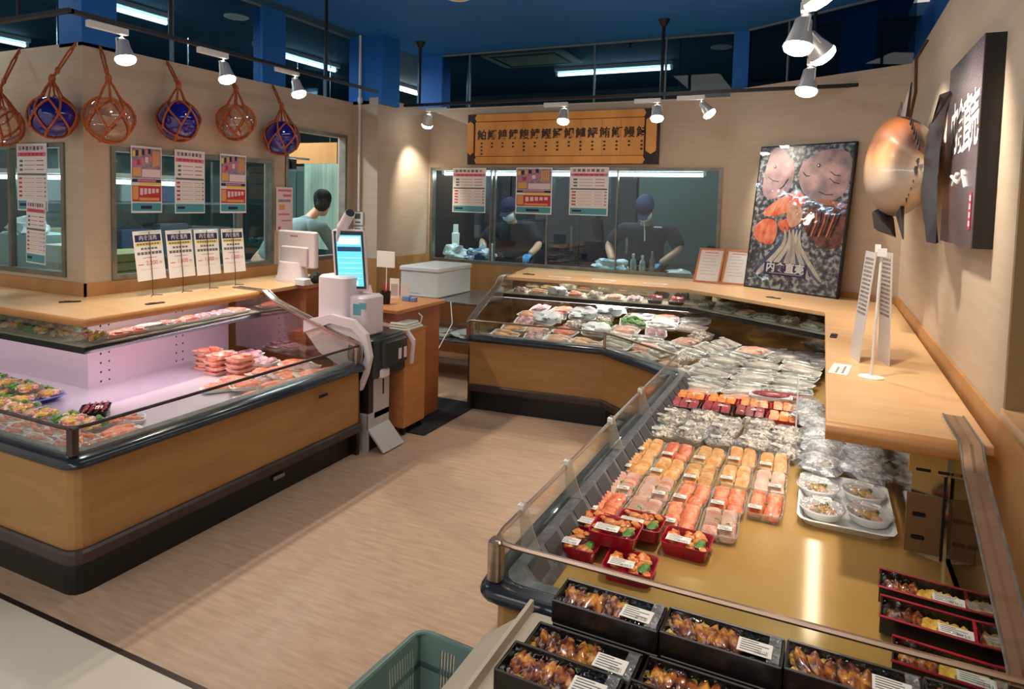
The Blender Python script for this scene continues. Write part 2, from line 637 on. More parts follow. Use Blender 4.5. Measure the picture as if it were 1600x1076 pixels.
def case(label, F, K, D, deckm, backm, shelf=True, front_posts=(), wood_breaks=(), name='refrigerated_display_case', front=None):
    ox, oy = F[len(F) // 2]
    root = thing(name, label, 'refrigerated display case', (ox, oy, 0))
    F = [(a - ox, b - oy) for a, b in F]
    K = [(a - ox, b - oy) for a, b in K]
    Fr, Kr = F, K
    if front:
        Fr = [(a - ox, b - oy) for a, b in front[0]]
        Kr = [(a - ox, b - oy) for a, b in front[1]]
    L = lambda prof, n, m, close=True, smooth=False: (MB().loft(Fr, Kr, prof, D, close=close) if prof[-1][0] < .2 and prof[1][0] < .2 else MB().loft(F, K, prof, D, close=close)).build(n, m, root, smooth)
    L([(.03, 0), (.10, 0), (.10, .155), (.03, .155)], 'kick_base', m_kick)
    L([(-.012, .148), (.05, .148), (.05, .205), (-.012, .205), (-.02, .195), (-.02, .16)], 'lower_bumper', m_brown)
    L([(0, .2), (.05, .2), (.05, .54), (0, .54)], 'front_panel', m_panel)
    L([(-.022, .533), (-.034, .540), (-.038, .552), (-.034, .565), (-.02, .575), (.02, .582), (.035, .582), (.035, .533)], 'upper_bumper', m_bump, smooth=True)
    L([(.02, .582), (.05, .586), (.105, .503), (.085, .5), (.035, .57)], 'air_grille', m_vent)
    L([(.10, ZD - .02), (D + .25, ZD - .02), (D + .25, ZD), (.10, ZD)], 'deck', deckm)
    L([(D + .25, ZD), (D + .27, ZD), (D + .27, .90), (D + .25, .90)], 'back_panel', backm)
    L([(.006, .582), (.010, .582), (.004, ZR), (0, ZR)], 'front_glass', m_glass)
    tb = MB()
    tb.tube([(a[0], a[1], ZR) for a in Fr], .0075, 6)
    tb.build('glass_rail', m_champ if deckm == m_deckB else m_dsteel, root, True)
    if shelf:
        L([(D - .0, .775), (D + .25, .775), (D + .25, .806), (D - .0, .806)], 'shelf', m_black)
        L([(D - .003, .79), (D + .001, .79), (D + .001, .925), (D - .003, .925)], 'shelf_glass', m_glass)
        L([(D + .01, .806), (D + .25, .806), (D + .25, .812), (D + .01, .812)], 'shelf_liner', mat('shelf_liner_mat', (200, 190, 170), .5))
        L([(D + .03, .768), (D + .05, .768), (D + .05, .775), (D + .03, .775)], 'case_lamp', mat('case_lamp_glow', (255, 226, 236), .4, emit=1.6))
    for (x, y, ang, w) in front_posts:
        Mx = RT((x - ox, y - oy, 0), ang)
        MB().rbox(-w, w, -w, w, .58, ZR + .006, w * .6, 0, Mx).build('corner_post', m_dsteel if deckm != m_deckB else m_champ, root, True)
    return root


def end_panel(root, Fp, Kp, z0=.55, slim=False, glass=True, wall_ext=0.25):
    """side panel at an open end of a case, metal edge following the slope up to the worktop"""
    ox, oy = root.location.x, root.location.y
    a, b = Vector((Fp[0] - ox, Fp[1] - oy, 0)), Vector((Kp[0] - ox, Kp[1] - oy, 0))
    u = (b - a).normalized()
    n = Vector((u.y, -u.x, 0))
    Ltot = (b - a).length
    prof = [(0, z0), (-.005, ZR - .01), (.02, ZR + .012), (Ltot * .84, .905), (Ltot * .95, ZT + .006), (Ltot + wall_ext, ZT + .006)]
    mb = MB()
    w = .027
    rings = []
    for i, (d, z) in enumerate(prof):
        p = a + u * d
        t = .014
        zz = z
        rings.append([p + n * w + Vector((0, 0, zz)), p - n * w + Vector((0, 0, zz)), p - n * w + Vector((0, 0, zz - t)) + u * (.014 if i < 2 else 0), p + n * w + Vector((0, 0, zz - t)) + u * (.014 if i < 2 else 0)])
    mb.rings(rings, 0, None, True, True)
    for s in (-1, 1):
        mb.tube([a + u * d + n * w * s + Vector((0, 0, z + .001)) for d, z in prof], .0035, 6, 1)
    mb.build('end_rail', [m_champ, m_steel], root, True)
    gb = MB()
    poly = prof + [(Ltot + wall_ext, z0)]
    vs = [a + u * d + n * .004 + Vector((0, 0, z)) for d, z in poly] + [a + u * d - n * .004 + Vector((0, 0, z)) for d, z in poly]
    k = len(poly)
    gb.add(vs, [tuple(range(k)), tuple(range(k, 2 * k))[::-1]] + [(i, i + k, (i + 1) % k + k, (i + 1) % k) for i in range(k)])
    gb.build('end_glass' if glass else 'end_board', m_glass if glass else m_panel, root)
    # lower closing board
    lb = MB()
    q = [(0.0, 0), (Ltot + wall_ext, 0), (Ltot + wall_ext, ZD - .03), (0, ZD - .03)]
    vs = [a + u * d + n * .012 + Vector((0, 0, z)) for d, z in q] + [a + u * d - n * .012 + Vector((0, 0, z)) for d, z in q]
    lb.add(vs, [(0, 1, 2, 3), (7, 6, 5, 4)] + [(i, i + 4, (i + 1) % 4 + 4, (i + 1) % 4) for i in range(4)])
    lb.build('end_panel', m_dsteel, root)


# plan paths: F = rail line, K = worktop front
def rc(a, b, c, r, n=5):
    '''corner b of a-b-c rounded with radius r'''
    a, b, c = Vector(a), Vector(b), Vector(c)
    p, q = b + (a - b).normalized() * r, b + (c - b).normalized() * r
    return [tuple(p.lerp(b, t).lerp(b.lerp(q, t), t)) for t in [i / (n - 1) for i in range(n)]]


FA0, KA0 = [(-5.6, 1.56), (-2.56, 1.56), (-2.56, 3.30)], [(-5.6, 2.115), (-3.355, 2.115), (-3.43, 3.36)]
FB0, KB0 = [(-.77, 4.07), (-.765, 1.56), (.40, 1.56)], [(.035, 4.62), (.035, 2.24), (.40, 2.22)]
FA = [(-5.6, 1.56)] + rc((-5.6, 1.56), (-2.56, 1.56), (-2.56, 3.30), .07) + [(-2.56, 3.30)]
KA = [(-5.6, 2.115)] + [(-3.355, 2.115)] * 5 + [(-3.43, 3.36)]
caseA = case('pink lit refrigerated fish case with wooden front, left of the aisle', FA0, KA0, .66, m_deckA, perforated(), front=(FA, KA), front_posts=[(-2.572, 1.572, 0, .018)])
end_panel(caseA, FA[-1], KA[-1])
MB().box(.018, .024, 1.36, 1.43, .46, .475, 0).build('brand_plate', m_black, caseA)
FB = [(-.77, 4.07)] + rc((-.77, 4.07), (-.765, 1.56), (.40, 1.56), .07) + [(.40, 1.56)]
KB = [(.035, 4.62)] + [(.035, 2.24)] * 5 + [(.40, 2.22)]
caseB = case('long refrigerated case of packed sashimi and rice boxes along the right wall', FB0, KB0, .76, m_deckB, m_mirror, shelf=False, front=(FB, KB), front_posts=[(-.755, 1.57, 0, .02)])
end_panel(caseB, FB[-1], KB[-1])
FD = [(-1.37, 4.53), (-.77, 4.07)]
KD = [(-.93, 5.27), (.035, 4.62)]
caseD = case('angled corner section of the fish case between the back run and the right run', FD, KD, .74, m_deckB, m_mirror, front_posts=[(-1.365, 4.53, 0, .01)])
FC = [(-2.40, 4.44), (-1.37, 4.53)]
KC = [(-2.48, 5.17), (-.93, 5.27)]
caseC = case('rear refrigerated fish case with wooden front below the kitchen window', FC, KC, .74, m_deckB, m_mirror)
end_panel(caseC, FC[0], KC[0])
MB().box(.2, .26, -.012, 0, .47, .485).build('brand_plate', m_black, caseD)

# dark slots in the air grille along the aisle side, small steel plates in the kicks
gs = MB()
for i in range(19):
    y = 1.68 + .125 * i - 1.56
    gs.add([(.055, y, .5795), (.055, y + .095, .5795), (.088, y + .095, .530), (.088, y, .530), (.058, y, .5815), (.058, y + .095, .5815), (.091, y + .095, .532), (.091, y, .532)], [(0, 1, 2, 3), (7, 6, 5, 4), (0, 4, 5, 1), (1, 5, 6, 2), (2, 6, 7, 3), (3, 7, 4, 0)])
gs.build('grille_slots', mat('slot_dark', (58, 58, 62), .4), caseB)
MB().box(-.032, -.022, 1.06, 1.14, .085, .105).build('kick_plate', m_steel, caseA)
MB().box(.42, .50, .052, .062, .095, .115).build('kick_plate', m_steel, caseC)

# worktops
def worktop(label, poly, z0=.925, z1=ZT):
    o = MB().prism(poly, z0, z1).build('worktop', [m_top], None, bevel=.006)
    return tag(o, label, 'countertop')


wa = worktop('pale wooden worktop with rounded front behind the left fish case', [(-5.6, 2.115), (-3.355, 2.115), (-3.43, 3.36), (-3.5, 4.3), (AX + .015, 4.3), (AX + .015, NY - .015), (-5.6, NY - .015)])
wb = worktop('pale wooden worktop wrapping the rear case and running along the right wall', [(-2.48, 5.17), (-.93, 5.27), (.035, 4.62), (.035, 2.24), (.46, 2.215), (RX - .015, 5.28), (-.78, KY - .02), (-2.62, KY - .02)])
MB().tube([(.036, 2.238, .925), (.43, 2.222, .925)], .029, 12).build('nosing', m_nose, wb, True)
MB().tube([(-5.6, 2.117, .932), (-3.352, 2.117, .932), (-3.427, 3.36, .932)], .021, 10).build('nosing', m_nose, wa, True)
# access slot plates and paper strips lying on the worktops
spots = [((-3.93, 2.40), .9, 'left corner of the left worktop'), ((-3.50, 2.62), 1.45, 'left worktop in front of the price signs'), ((-2.35, 5.42), .05, 'left end of the rear worktop'), ((-.30, 5.10), -.5, 'rear worktop before the big poster'), ((.075, 3.75), 1.5, 'right worktop edge')]
for (x, y), a, where in spots:
    s = tag(MB().rbox(-.055, .055, -.016, .016, 0, .006, .008).box(-.03, .0, -.010, .010, .006, .009, 1).build('sign_base', [m_black, m_dsteel], loc=(x, y, ZT)), 'flat black sign base plate on the ' + where, 'sign base')
    s.rotation_euler = (0, 0, a)
for (x, y), a, where in [((-2.05, 5.40), .04, 'farthest left of the three on the rear worktop'), ((-1.66, 5.42), .04, 'middle one of the three on the rear worktop'), ((-1.22, 5.42), .04, 'right one of the three on the rear worktop'), ((.09, 2.98), 1.45, 'on the edge of the right worktop')]:
    s = MB().box(-.10, .10, -.035, .035, 0, .003).box(-.08, .06, -.018, -.010, .003, .0035, 1).box(-.08, .03, .005, .012, .003, .0035, 1)
    s = tag(s.build('notice_strip', [m_white, mat('print_grey', (150, 140, 140), .6)], loc=(x, y, ZT)), 'white paper strip, ' + where, 'label')
    s.rotation_euler = (0, 0, a)

# case lamps (warm pink light over the meat, neutral over the rest)
area('case_light_left_run', (-3.33, 2.75, .775), .05, 2.4, (1.0, .78, .88), (0, R(28), 0), 1.2)
area('case_light_left_front', (-4.2, 2.19, .775), 1.6, 2.6, (1.0, .90, .95), (R(28), 0, 0), .05)
area('case_light_rear', (-1.7, 5.26, .775), 1.4, 5, (1.0, .93, .88), (R(28), 0, 0), .05)
area('case_light_right', (.03, 3.5, .915), .05, 2.6, (1.0, .93, .85), (0, R(30), 0), 2.0)
area('shelf_light_left', (-3.5, 2.8, .915), .05, 1.6, (1.0, .88, .92), (0, 0, 0), 1.1)
area('shelf_light_rear', (-1.7, 5.36, .915), 1.4, 2.0, (1.0, .95, .9), (0, 0, 0), .05)
# ================================================================= packed food
rnd = random.Random(11)
m_salmon = mat('salmon_flesh', (228, 104, 50), .35, (244, 168, 116), (60, 14, 60), detail=3, rand=.12, ramp=(.4, .68))
m_salmonp = mat('salmon_pink_flesh', (232, 112, 84), .35, (246, 176, 150), (40, 14, 40), detail=3, rand=.1, ramp=(.4, .68))
m_yellowt = mat('yellow_fillet_flesh', (226, 148, 66), .35, (240, 194, 128), (40, 20, 40), detail=3, rand=.12)
m_whitef = mat('white_fish_flesh', (226, 196, 172), .35, (228, 158, 130), (30, 14, 30), detail=4, rand=.1)
m_tuna = mat('tuna_flesh', (134, 30, 42), .3, (176, 66, 70), (30, 14, 30), detail=3, rand=.12)
m_silver = mat('fish_skin', (226, 226, 214), .28, (126, 130, 124), (26, 40, 26), detail=5, rand=.15, metal=.25, ramp=(.35, .7))
m_pale = mat('pale_squid', (242, 236, 220), .3, (204, 196, 176), (14, 30, 14), detail=4, rand=.1)
m_shell = mat('shellfish_mix', (238, 232, 218), .3, (66, 58, 48), (70, 70, 70), detail=5, rand=.15, ramp=(.46, .66), c3=(190, 170, 140))
m_greens = mat('greens', (58, 112, 44), .5, (110, 160, 70), (60, 60, 60))
m_colour = mat('mixed_sashimi', (246, 150, 130), .35, (240, 226, 200), (36, 36, 36), detail=1, rand=.1, ramp=(.42, .58), c3=(236, 110, 130))
m_rice = mat('yellow_garnish', (240, 204, 84), .5, (216, 160, 54), (80, 80, 80))
m_glaze = mat('glazed_eel', (86, 42, 30), .2, (232, 164, 64), (34, 34, 34), detail=4, ramp=(.40, .64), rand=.12, c3=(168, 92, 40), coat=.4)
m_roe = mat('orange_mix', (230, 112, 40), .3, (246, 176, 96), (50, 50, 50), detail=4, rand=.15, ramp=(.35, .65))
m_redtray = mat('red_tray', (196, 34, 56), .22, (150, 22, 42), (6, 6, 6))
m_blktray = mat('black_tray', (24, 20, 20), .25)
m_cleartray = glassmat('clear_tray', (240, 242, 242), .08, .08, .5, 40, .16, edge=.3)
m_film = glassmat('cling_film', (252, 252, 252), .035, .06, .8, 26, 0.0, edge=.22)
m_film2 = glassmat('crinkled_wrap', (250, 250, 250), .07, .12, 1.0, 46, .07, edge=.3)
m_foil = mat('silver_foil', (232, 236, 236), .2, (150, 150, 150), (36, 36, 36), metal=.3, bump=1.0, bscale=(60, 60, 60))
m_print = mat('label_print', (112, 106, 102), .6)
m_lab = mat('label_paper', (240, 238, 228), .5)
m_bag = mat('white_bag', (228, 234, 236), .25, (196, 210, 214), (14, 14, 14), bump=.8, bscale=(30, 30, 30), coat=.3)
m_blueR = mat('blue_platter', (110, 120, 200), .3, (130, 140, 214), (4, 4, 4))


def tray(mb, w, l, h, mi=0, t=.004, fl=.88, z=0):
    """open tray with sloping sides and a rim"""
    def ring(kx, ky, zz):
        r = min(w, l) * .14
        pts = []
        W, Ln = w / 2 * kx, l / 2 * ky
        for cx, cy, a0 in ((W - r, Ln - r, 0), (-W + r, Ln - r, 90), (-W + r, -Ln + r, 180), (W - r, -Ln + r, 270)):
            for k in range(3):
                a = R(a0 + 45 * k)
                pts.append((cx + r * cos(a), cy + r * sin(a), z + zz))
        return pts
    mb.rings([ring(fl, fl, 0), ring(1, 1, h - .003), ring(1.03, 1.03, h), ring(.98, .98, h), ring(fl * .96, fl * .96, .004)], mi, None, True, True)


def slices(mb, w, l, z, rows=2, n=6, mi=0, th=.006, lean=.5):
    for r in range(rows):
        cx = (r + .5) / rows * w - w / 2
        for i in range(n):
            cy = (i + .5) / n * l - l / 2
            if th < .01:
                rot = Matrix.Rotation(.75 + rnd.uniform(-.1, .1), 3, 'X') @ Matrix.Rotation(rnd.uniform(-.12, .12), 3, 'Z')
                hw, hl = w / rows * rnd.uniform(.43, .48), l / n * rnd.uniform(.72, .85)
                Ms = Matrix.Translation((cx + rnd.uniform(-.003, .003), cy, z + .008 + rnd.uniform(0, .003))) @ rot.to_4x4()
                mb.rbox(-hw, hw, -hl, hl, -.0032, .0032, min(hl, hw) * .55, mi, Ms, 2)
                continue
            rot = Matrix.Rotation(lean + rnd.uniform(-.1, .1), 3, 'X') @ Matrix.Rotation(rnd.uniform(-.2, .2), 3, 'Z')
            mb.ell((cx + rnd.uniform(-.003, .003), cy, z + .012), (w / rows * .46, l / n * .8, th), 8, 4, mi, nz=.25, seed=i + r * 9, rot=rot)


def chunks(mb, w, l, z, n, r, mis=(0,), flat=.6, spread=.42, hz=.01):
    for i in range(n):
        rr = r * rnd.uniform(.7, 1.25)
        mb.ell((rnd.uniform(-w, w) * spread, rnd.uniform(-l, l) * spread, z + rnd.uniform(0, hz)), (rr, rr * rnd.uniform(.6, 1.3), rr * flat), 7, 5, rnd.choice(mis), nz=.6, seed=i, rot=Matrix.Rotation(rnd.uniform(0, 3), 3, 'Z'))


def fishbody(mb, c, L, r, rz=0, mi=0, fin=1, flat=.55):
    """fish lying on its side: tapering body, tail fork and fins"""
    M = RT(c, rz)
    rings = []
    for t, k in ((-.5, .05), (-.46, .35), (-.38, .72), (-.25, .97), (-.08, 1.0), (.1, .85), (.26, .55), (.38, .28), (.44, .2)):
        rings.append([(t * L, r * k * cos(2 * pi * j / 10), r * flat * k * sin(2 * pi * j / 10)) for j in range(10)])
    mb.rings(rings, mi, M, True, True)
    h = r * .12
    mb.add([M @ Vector(p) for p in ((.42 * L, 0, h), (.56 * L, r * .8, h), (.5 * L, 0, h), (.56 * L, -r * .8, h), (.42 * L, 0, -h), (.56 * L, r * .8, -h), (.5 * L, 0, -h), (.56 * L, -r * .8, -h))],
           [(0, 1, 2), (0, 2, 3), (4, 6, 5), (4, 7, 6), (0, 4, 5, 1), (1, 5, 6, 2), (2, 6, 7, 3), (3, 7, 4, 0)], fin)
    mb.add([M @ Vector(p) for p in ((-.15 * L, r * .85, 0), (.05 * L, r * 1.25, 0), (.2 * L, r * .6, 0), (-.15 * L, r * .8, h), (.05 * L, r * 1.2, h), (.2 * L, r * .55, h))], [(0, 1, 2), (3, 5, 4), (0, 3, 4, 1), (1, 4, 5, 2)], fin)


def pricelabel(w, d, z, x=0, y=0, bars=4, rot=0.0):
    mb = MB()
    M = RT((x, y, z), rot)
    mb.box(-w / 2, w / 2, -d / 2, d / 2, 0, .0008, 0, M)
    for i in range(bars):
        yy = d / 2 - d * (i + .8) / (bars + .8)
        mb.box(-w * .42, w * rnd.uniform(.0, .4), yy - d * .03, yy + d * .03, .0008, .0012, 1, M)
    for i in range(9):
        xx = w * (.02 + .045 * i)
        mb.box(xx, xx + w * rnd.choice((.012, .024)), -d * .42, -d * .12, .0008, .0013, 1, M)
    return mb


def wrapmesh(w, l, z0, z1, n=7, seed=0, dome=.0):
    """film stretched over a pack, slightly uneven"""
    mb = MB()
    vs, fs = [], []
    for j in range(n + 1):
        for i in range(n + 1):
            x, y = (i / n - .5), (j / n - .5)
            e = max(abs(x), abs(y)) * 2
            z = z1 + dome * (1 - e * e) + .004 * mnoise.noise(Vector((x * 6 + seed, y * 6, seed)))
            if i in (0, n) or j in (0, n):
                z = z0
            vs.append((x * w, y * l, z))
    for j in range(n):
        for i in range(n):
            a = j * (n + 1) + i
            fs.append((a, a + 1, a + n + 2, a + n + 1))
    return mb.add(vs, fs)


PROTO = {}


def proto(kind, name, w, l, h, tmat, foods, film='film', lab=None, dome=.004, variants=1):
    """foods: list of (part name, builder(mb), materials)"""
    for v in range(variants):
        root = thing(name, 'x', 'x')
        tb = MB()
        tray(tb, w, l, h)
        tb.build('tray', tmat, root, True)
        for fn, bld, ms in foods:
            fb = MB()
            bld(fb)
            fb.build(fn, ms, root, True)
        if film:
            wrapmesh(w * 1.0, l * 1.0, h * .9, h + .004, 7, rnd.random() * 9, dome).build('wrap', {'film': m_film, 'crinkle': m_film2}[film], root, True)
        if lab:
            pricelabel(*lab).build('price_label', [m_lab, m_print], root)
        reg(root)
        PROTO.setdefault(kind, []).append(root)


W_, L_ = .118, .195
proto('salmon', 'sashimi_pack', W_, L_, .03, m_cleartray, [('salmon_slices', lambda b: slices(b, W_ * .92, L_ * .9, .014, 2, 7), m_salmon), ('garnish', lambda b: chunks(b, W_, L_ * .2, .022, 5, .008, (0,), .4), m_greens)], lab=(.045, .03, .042, -.03, -.07), variants=2, dome=.01)
proto('yellow', 'sashimi_pack', W_, L_, .03, m_cleartray, [('fish_slices', lambda b: slices(b, W_ * .92, L_ * .9, .014, 2, 6, th=.008), m_yellowt)], lab=(.045, .03, .042, -.03, -.06), variants=2, dome=.01)
proto('mixed', 'sashimi_pack', W_, L_, .03, m_cleartray, [('fish_slices', lambda b: slices(b, W_ * .92, L_ * .9, .014, 2, 6, th=.008), m_whitef), ('garnish', lambda b: chunks(b, W_, L_ * .3, .024, 6, .009, (0,), .4), m_greens)], lab=(.045, .03, .042, .02, -.06), variants=2, dome=.01)
proto('redbox', 'rice_box', .148, .125, .042, [m_redtray], [('seafood_topping', lambda b: chunks(b, .148, .125, .034, 26, .014, (0,), .5, .4), m_roe), ('garnish', lambda b: b.ell((.045, -.02, .044), (.016, .022, .008), 8, 5, 0, nz=.6), m_greens)], lab=(.075, .04, .051, -.02, -.035), variants=3, dome=.006)
proto('blackred', 'rice_box', .16, .125, .04, [m_blktray], [('tuna_slices', lambda b: slices(b, .14, .105, .03, 3, 4, th=.008), m_tuna)], lab=(.05, .03, .05, .03, .02), variants=2)
proto('orangebox', 'rice_box', .16, .12, .035, [m_redtray], [('seafood_topping', lambda b: slices(b, .14, .1, .025, 3, 4, th=.008), m_roe)], lab=(.05, .03, .045, .03, .02), variants=1)
proto('shell', 'shellfish_pack', .14, .15, .035, m_cleartray, [('shellfish', lambda b: chunks(b, .14, .15, .026, 22, .019, (0,), .7, .38, .012), m_shell)], film='crinkle', lab=(.045, .032, .058, -.025, -.03), variants=3, dome=.018)
proto('fish', 'whole_fish_pack', .24, .12, .022, m_tray_w, [('whole_fish', lambda b: [fishbody(b, (0, y, .024), .22, .026, rnd.uniform(-.06, .06)) for y in (-.03, .03)], [m_silver, m_silver])], film='film', lab=(.04, .03, .048, .07, -.02), variants=2, dome=.02)
proto('squid', 'squid_pack', .24, .12, .022, m_tray_w, [('squid_bodies', lambda b: [b.ell((rnd.uniform(-.01, .01), y, .026), (.10, .024, .017), 10, 7, 0, nz=.3, seed=y * 40, rot=Matrix.Rotation(rnd.uniform(-.12, .12), 3, 'Z')) for y in (-.03, .028)], m_pale)], film='crinkle', lab=(.04, .03, .05, -.06, .01), variants=2, dome=.024)
proto('fillet', 'fillet_pack', .21, .12, .02, m_tray_w, [('fish_fillets', lambda b: slices(b, .19, .1, .012, 1, 3, th=.011, lean=.25), m_whitef)], lab=(.04, .03, .04, .06, -.02), variants=1, dome=.014)
proto('sfillet', 'salmon_fillet_pack', .2, .12, .018, m_tray_w, [('salmon_cuts', lambda b: slices(b, .18, .1, .012, 1, 3, th=.012, lean=.3), m_salmonp)], variants=2, dome=.014)
proto('tuna', 'tuna_block_pack', .22, .09, .02, m_tray_w, [('tuna_block', lambda b: b.ell((0, 0, .026), (.1, .032, .016), 12, 6, 0, nz=.2), m_tuna)], lab=(.03, .025, .047, -.07, 0), variants=1, dome=.02)
proto('cuts', 'salmon_steak_pack', .15, .12, .02, mat('peach_tray', (240, 186, 166), .4), [('salmon_steaks', lambda b: [b.ell((x, y, .024), (.032, .048, .013), 9, 6, 0, nz=.4, seed=x * 99 + y) for x in (-.038, .036) for y in (-.004,)], m_salmonp)], variants=1, dome=.01)
proto('sushi', 'sashimi_assortment_pack', .17, .11, .03, m_cleartray, [('assorted_sashimi', lambda b: [chunks(b, .17, .11, .024, 8, .021, (i,), .6, .4, .008) for i in range(4)], [m_colour, m_rice, m_whitef, m_greens])], variants=3, dome=.01)
proto('prawn', 'prawn_pack', .17, .11, .022, m_tray_w, [('prawns', lambda b: [b.ell((rnd.uniform(-.06, .06), y, .024), (.03, .009, .009), 7, 5, 0, rot=Matrix.Rotation(rnd.uniform(-.5, .5), 3, 'Z')) for y in [(-.045 + .0105 * i) for i in range(9)]], m_salmonp)], variants=2, dome=.012)
proto('meat', 'fish_cut_pack', .16, .13, .022, m_tray_w, [('dark_fish_cuts', lambda b: slices(b, .14, .11, .014, 2, 3, th=.011, lean=.3), mat('dark_cut', (140, 96, 104), .35, (216, 176, 184), (34, 20, 34), detail=3, rand=.15))], variants=1, dome=.012)
proto('rockfish', 'grilled_fish_pack', .22, .12, .02, m_tray_w, [('salted_fish', lambda b: [fishbody(b, (0, y, .022), .2, .03, .05) for y in (-.03, .03)], [mat('amber_fish', (206, 142, 92), .4, (236, 196, 156), (20, 30, 20), rand=.15)] * 2)], variants=1, dome=.014)
proto('bagw', 'seafood_bag', .22, .17, .02, m_tray_w, [('plastic_bag', lambda b: b.ell((0, 0, .04), (.1, .075, .04), 18, 12, 0, nz=.9, seed=4), m_bag)], film=None, variants=1)
proto('greenbag', 'green_leaf_pack', .2, .15, .02, m_tray_w, [('leaves', lambda b: chunks(b, .2, .15, .03, 14, .03, (0,), .5, .4, .02), m_greens)], film='crinkle', variants=1)


def foilbag(seed):
    root = thing('foil_bag', 'x', 'x')
    b = MB()
    b.ell((0, 0, .032), (.085, .095, .03), 22, 14, 0, nz=.5, seed=seed)
    b.build('bag_body', m_foil, root, True)
    f = MB()
    f.ell((0.01, -.02, .05), (.045, .035, .012), 10, 6, 0, nz=.6, seed=seed)
    f.build('contents', m_shell, root, True)
    w = wrapmesh(.17, .19, .02, .062, 9, seed, .02)
    w.build('wrap', m_film2, root, True)
    reg(root)
    PROTO.setdefault('foil', []).append(root)


foilbag(1)
foilbag(5)


def bowl():
    root = thing('seafood_bowl', 'x', 'x')
    MB().lathe([(.045, 0), (.06, .008), (.072, .034), (.077, .036), (.073, .04), (.066, .034), (.052, .012), (.0001, .01)], 28).build('bowl', m_white, root, True)
    b = MB()
    chunks(b, .1, .1, .024, 16, .014, (0, 1, 2), .6, .42)
    b.build('salad', [m_rice, m_whitef, m_greens], root, True)
    MB().lathe([(.0745, .04), (.07, .052), (.055, .058), (.0001, .06)], 24, 0).build('lid', m_film, root, True)
    pricelabel(.06, .035, .0605, 0, .01).build('price_label', [m_lab, m_print], root)
    reg(root)
    PROTO['bowl'] = [root]


bowl()

COUNT = {}
CAT = dict(salmon='sashimi pack', yellow='sashimi pack', mixed='sashimi pack', redbox='rice box', blackred='rice box', orangebox='rice box', shell='shellfish pack', fish='fish pack', squid='squid pack',
           fillet='fish pack', sfillet='salmon pack', tuna='tuna pack', cuts='salmon pack', sushi='sashimi pack', prawn='prawn pack', meat='fish pack', rockfish='fish pack', bagw='seafood bag', greenbag='vegetable pack', foil='foil bag', bowl='bowl')


def put(kind, label, x, y, z=ZD + .001, rz=0.0, group=None, tilt=(0, 0), scale=None):
    src = PROTO[kind][COUNT.get(kind, 0) % len(PROTO[kind])]
    COUNT[kind] = COUNT.get(kind, 0) + 1
    c = dup(src, label, (x, y, z), rz, group, rot=(tilt[0], tilt[1], rz), scale=scale)
    c['category'] = CAT[kind]
    return c


ORD = ['first', 'second', 'third', 'fourth', 'fifth', 'sixth', 'seventh', 'eighth', 'ninth', 'tenth', 'eleventh', 'twelfth']
jit = lambda a: rnd.uniform(-a, a)

# --- right case: five columns of clear sashimi packs running away from the photographer
cols = [(-.655, (2.25, 2.46, 2.67, 2.88)), (-.525, (2.27, 2.47, 2.68, 2.89)), (-.395, (2.29, 2.49, 2.69, 2.90)), (-.268, (2.31, 2.51, 2.74, 2.96)), (-.14, (2.53, 2.75, 2.97))]
kinds = [['salmon', 'mixed', 'yellow', 'yellow'], ['mixed', 'mixed', 'yellow', 'salmon'], ['salmon', 'salmon', 'yellow', 'yellow'], ['mixed', 'salmon', 'yellow', 'yellow'], ['salmon', 'mixed', 'yellow']]
desc = dict(salmon='clear pack of orange salmon slices', yellow='clear pack of golden fish slices', mixed='clear pack of pale pink fish slices')
for ci, (x, ys) in enumerate(cols):
    for ri, y in enumerate(ys):
        k = kinds[ci][ri]
        put(k, '%s, %s column from aisle glass, %s from front' % (desc[k], ORD[ci], ORD[ri]), x + jit(.004), y + jit(.006), rz=jit(.05), group='clear sashimi packs in columns in the right case')
# red and black rice boxes at the near end of those columns
for i, (x, y, z, k, where) in enumerate([(-.655, 1.95, 0, 'redbox', 'nearest the aisle glass corner'), (-.545, 2.00, .044, 'redbox', 'resting on top of the two corner boxes'), (-.47, 1.90, 0, 'redbox', 'frontmost of the cluster'), (-.635, 2.10, 0, 'redbox', 'behind the corner box at the glass'),
                                      (-.50, 2.13, .02, 'redbox', 'in the middle of the cluster behind'), (-.345, 2.12, 0, 'redbox', 'rightmost of the cluster, standing alone')]):
    put(k, 'red rice box of orange seafood, ' + where, x, y, ZD + .001 + z, rz=jit(.06), group='red rice boxes at the near end of the right case')
# shellfish
n = 0
for ri, y in enumerate((3.13, 3.27, 3.41)):
    for ci in range(5):
        put('shell', 'wrapped shellfish pack, %s shellfish row from the front, %s from aisle glass' % (ORD[ri], ORD[ci]), -.64 + .135 * ci + jit(.012), y + jit(.012), ZD + .001 + (.012 if (ri + ci) % 2 else 0), rz=jit(.4), group='wrapped shellfish packs in the right case', tilt=(jit(.06), jit(.06)))
# red row
for ci, k in enumerate(('blackred', 'blackred', 'blackred', 'orangebox')):
    put(k, '%s, %s from aisle glass in front red row' % ('black box of red tuna slices' if k == 'blackred' else 'red box with orange seafood', ORD[ci]), -.63 + .165 * ci, 3.60 + .01 * ci, rz=jit(.05), group='boxes in the red row', tilt=(.05, 0))
for ci in range(4):
    put('orangebox', 'red box with orange seafood, %s from aisle glass in back red row' % ORD[ci], -.62 + .165 * ci, 3.75 + .008 * ci, ZD + .012, rz=jit(.06), group='boxes in the red row')
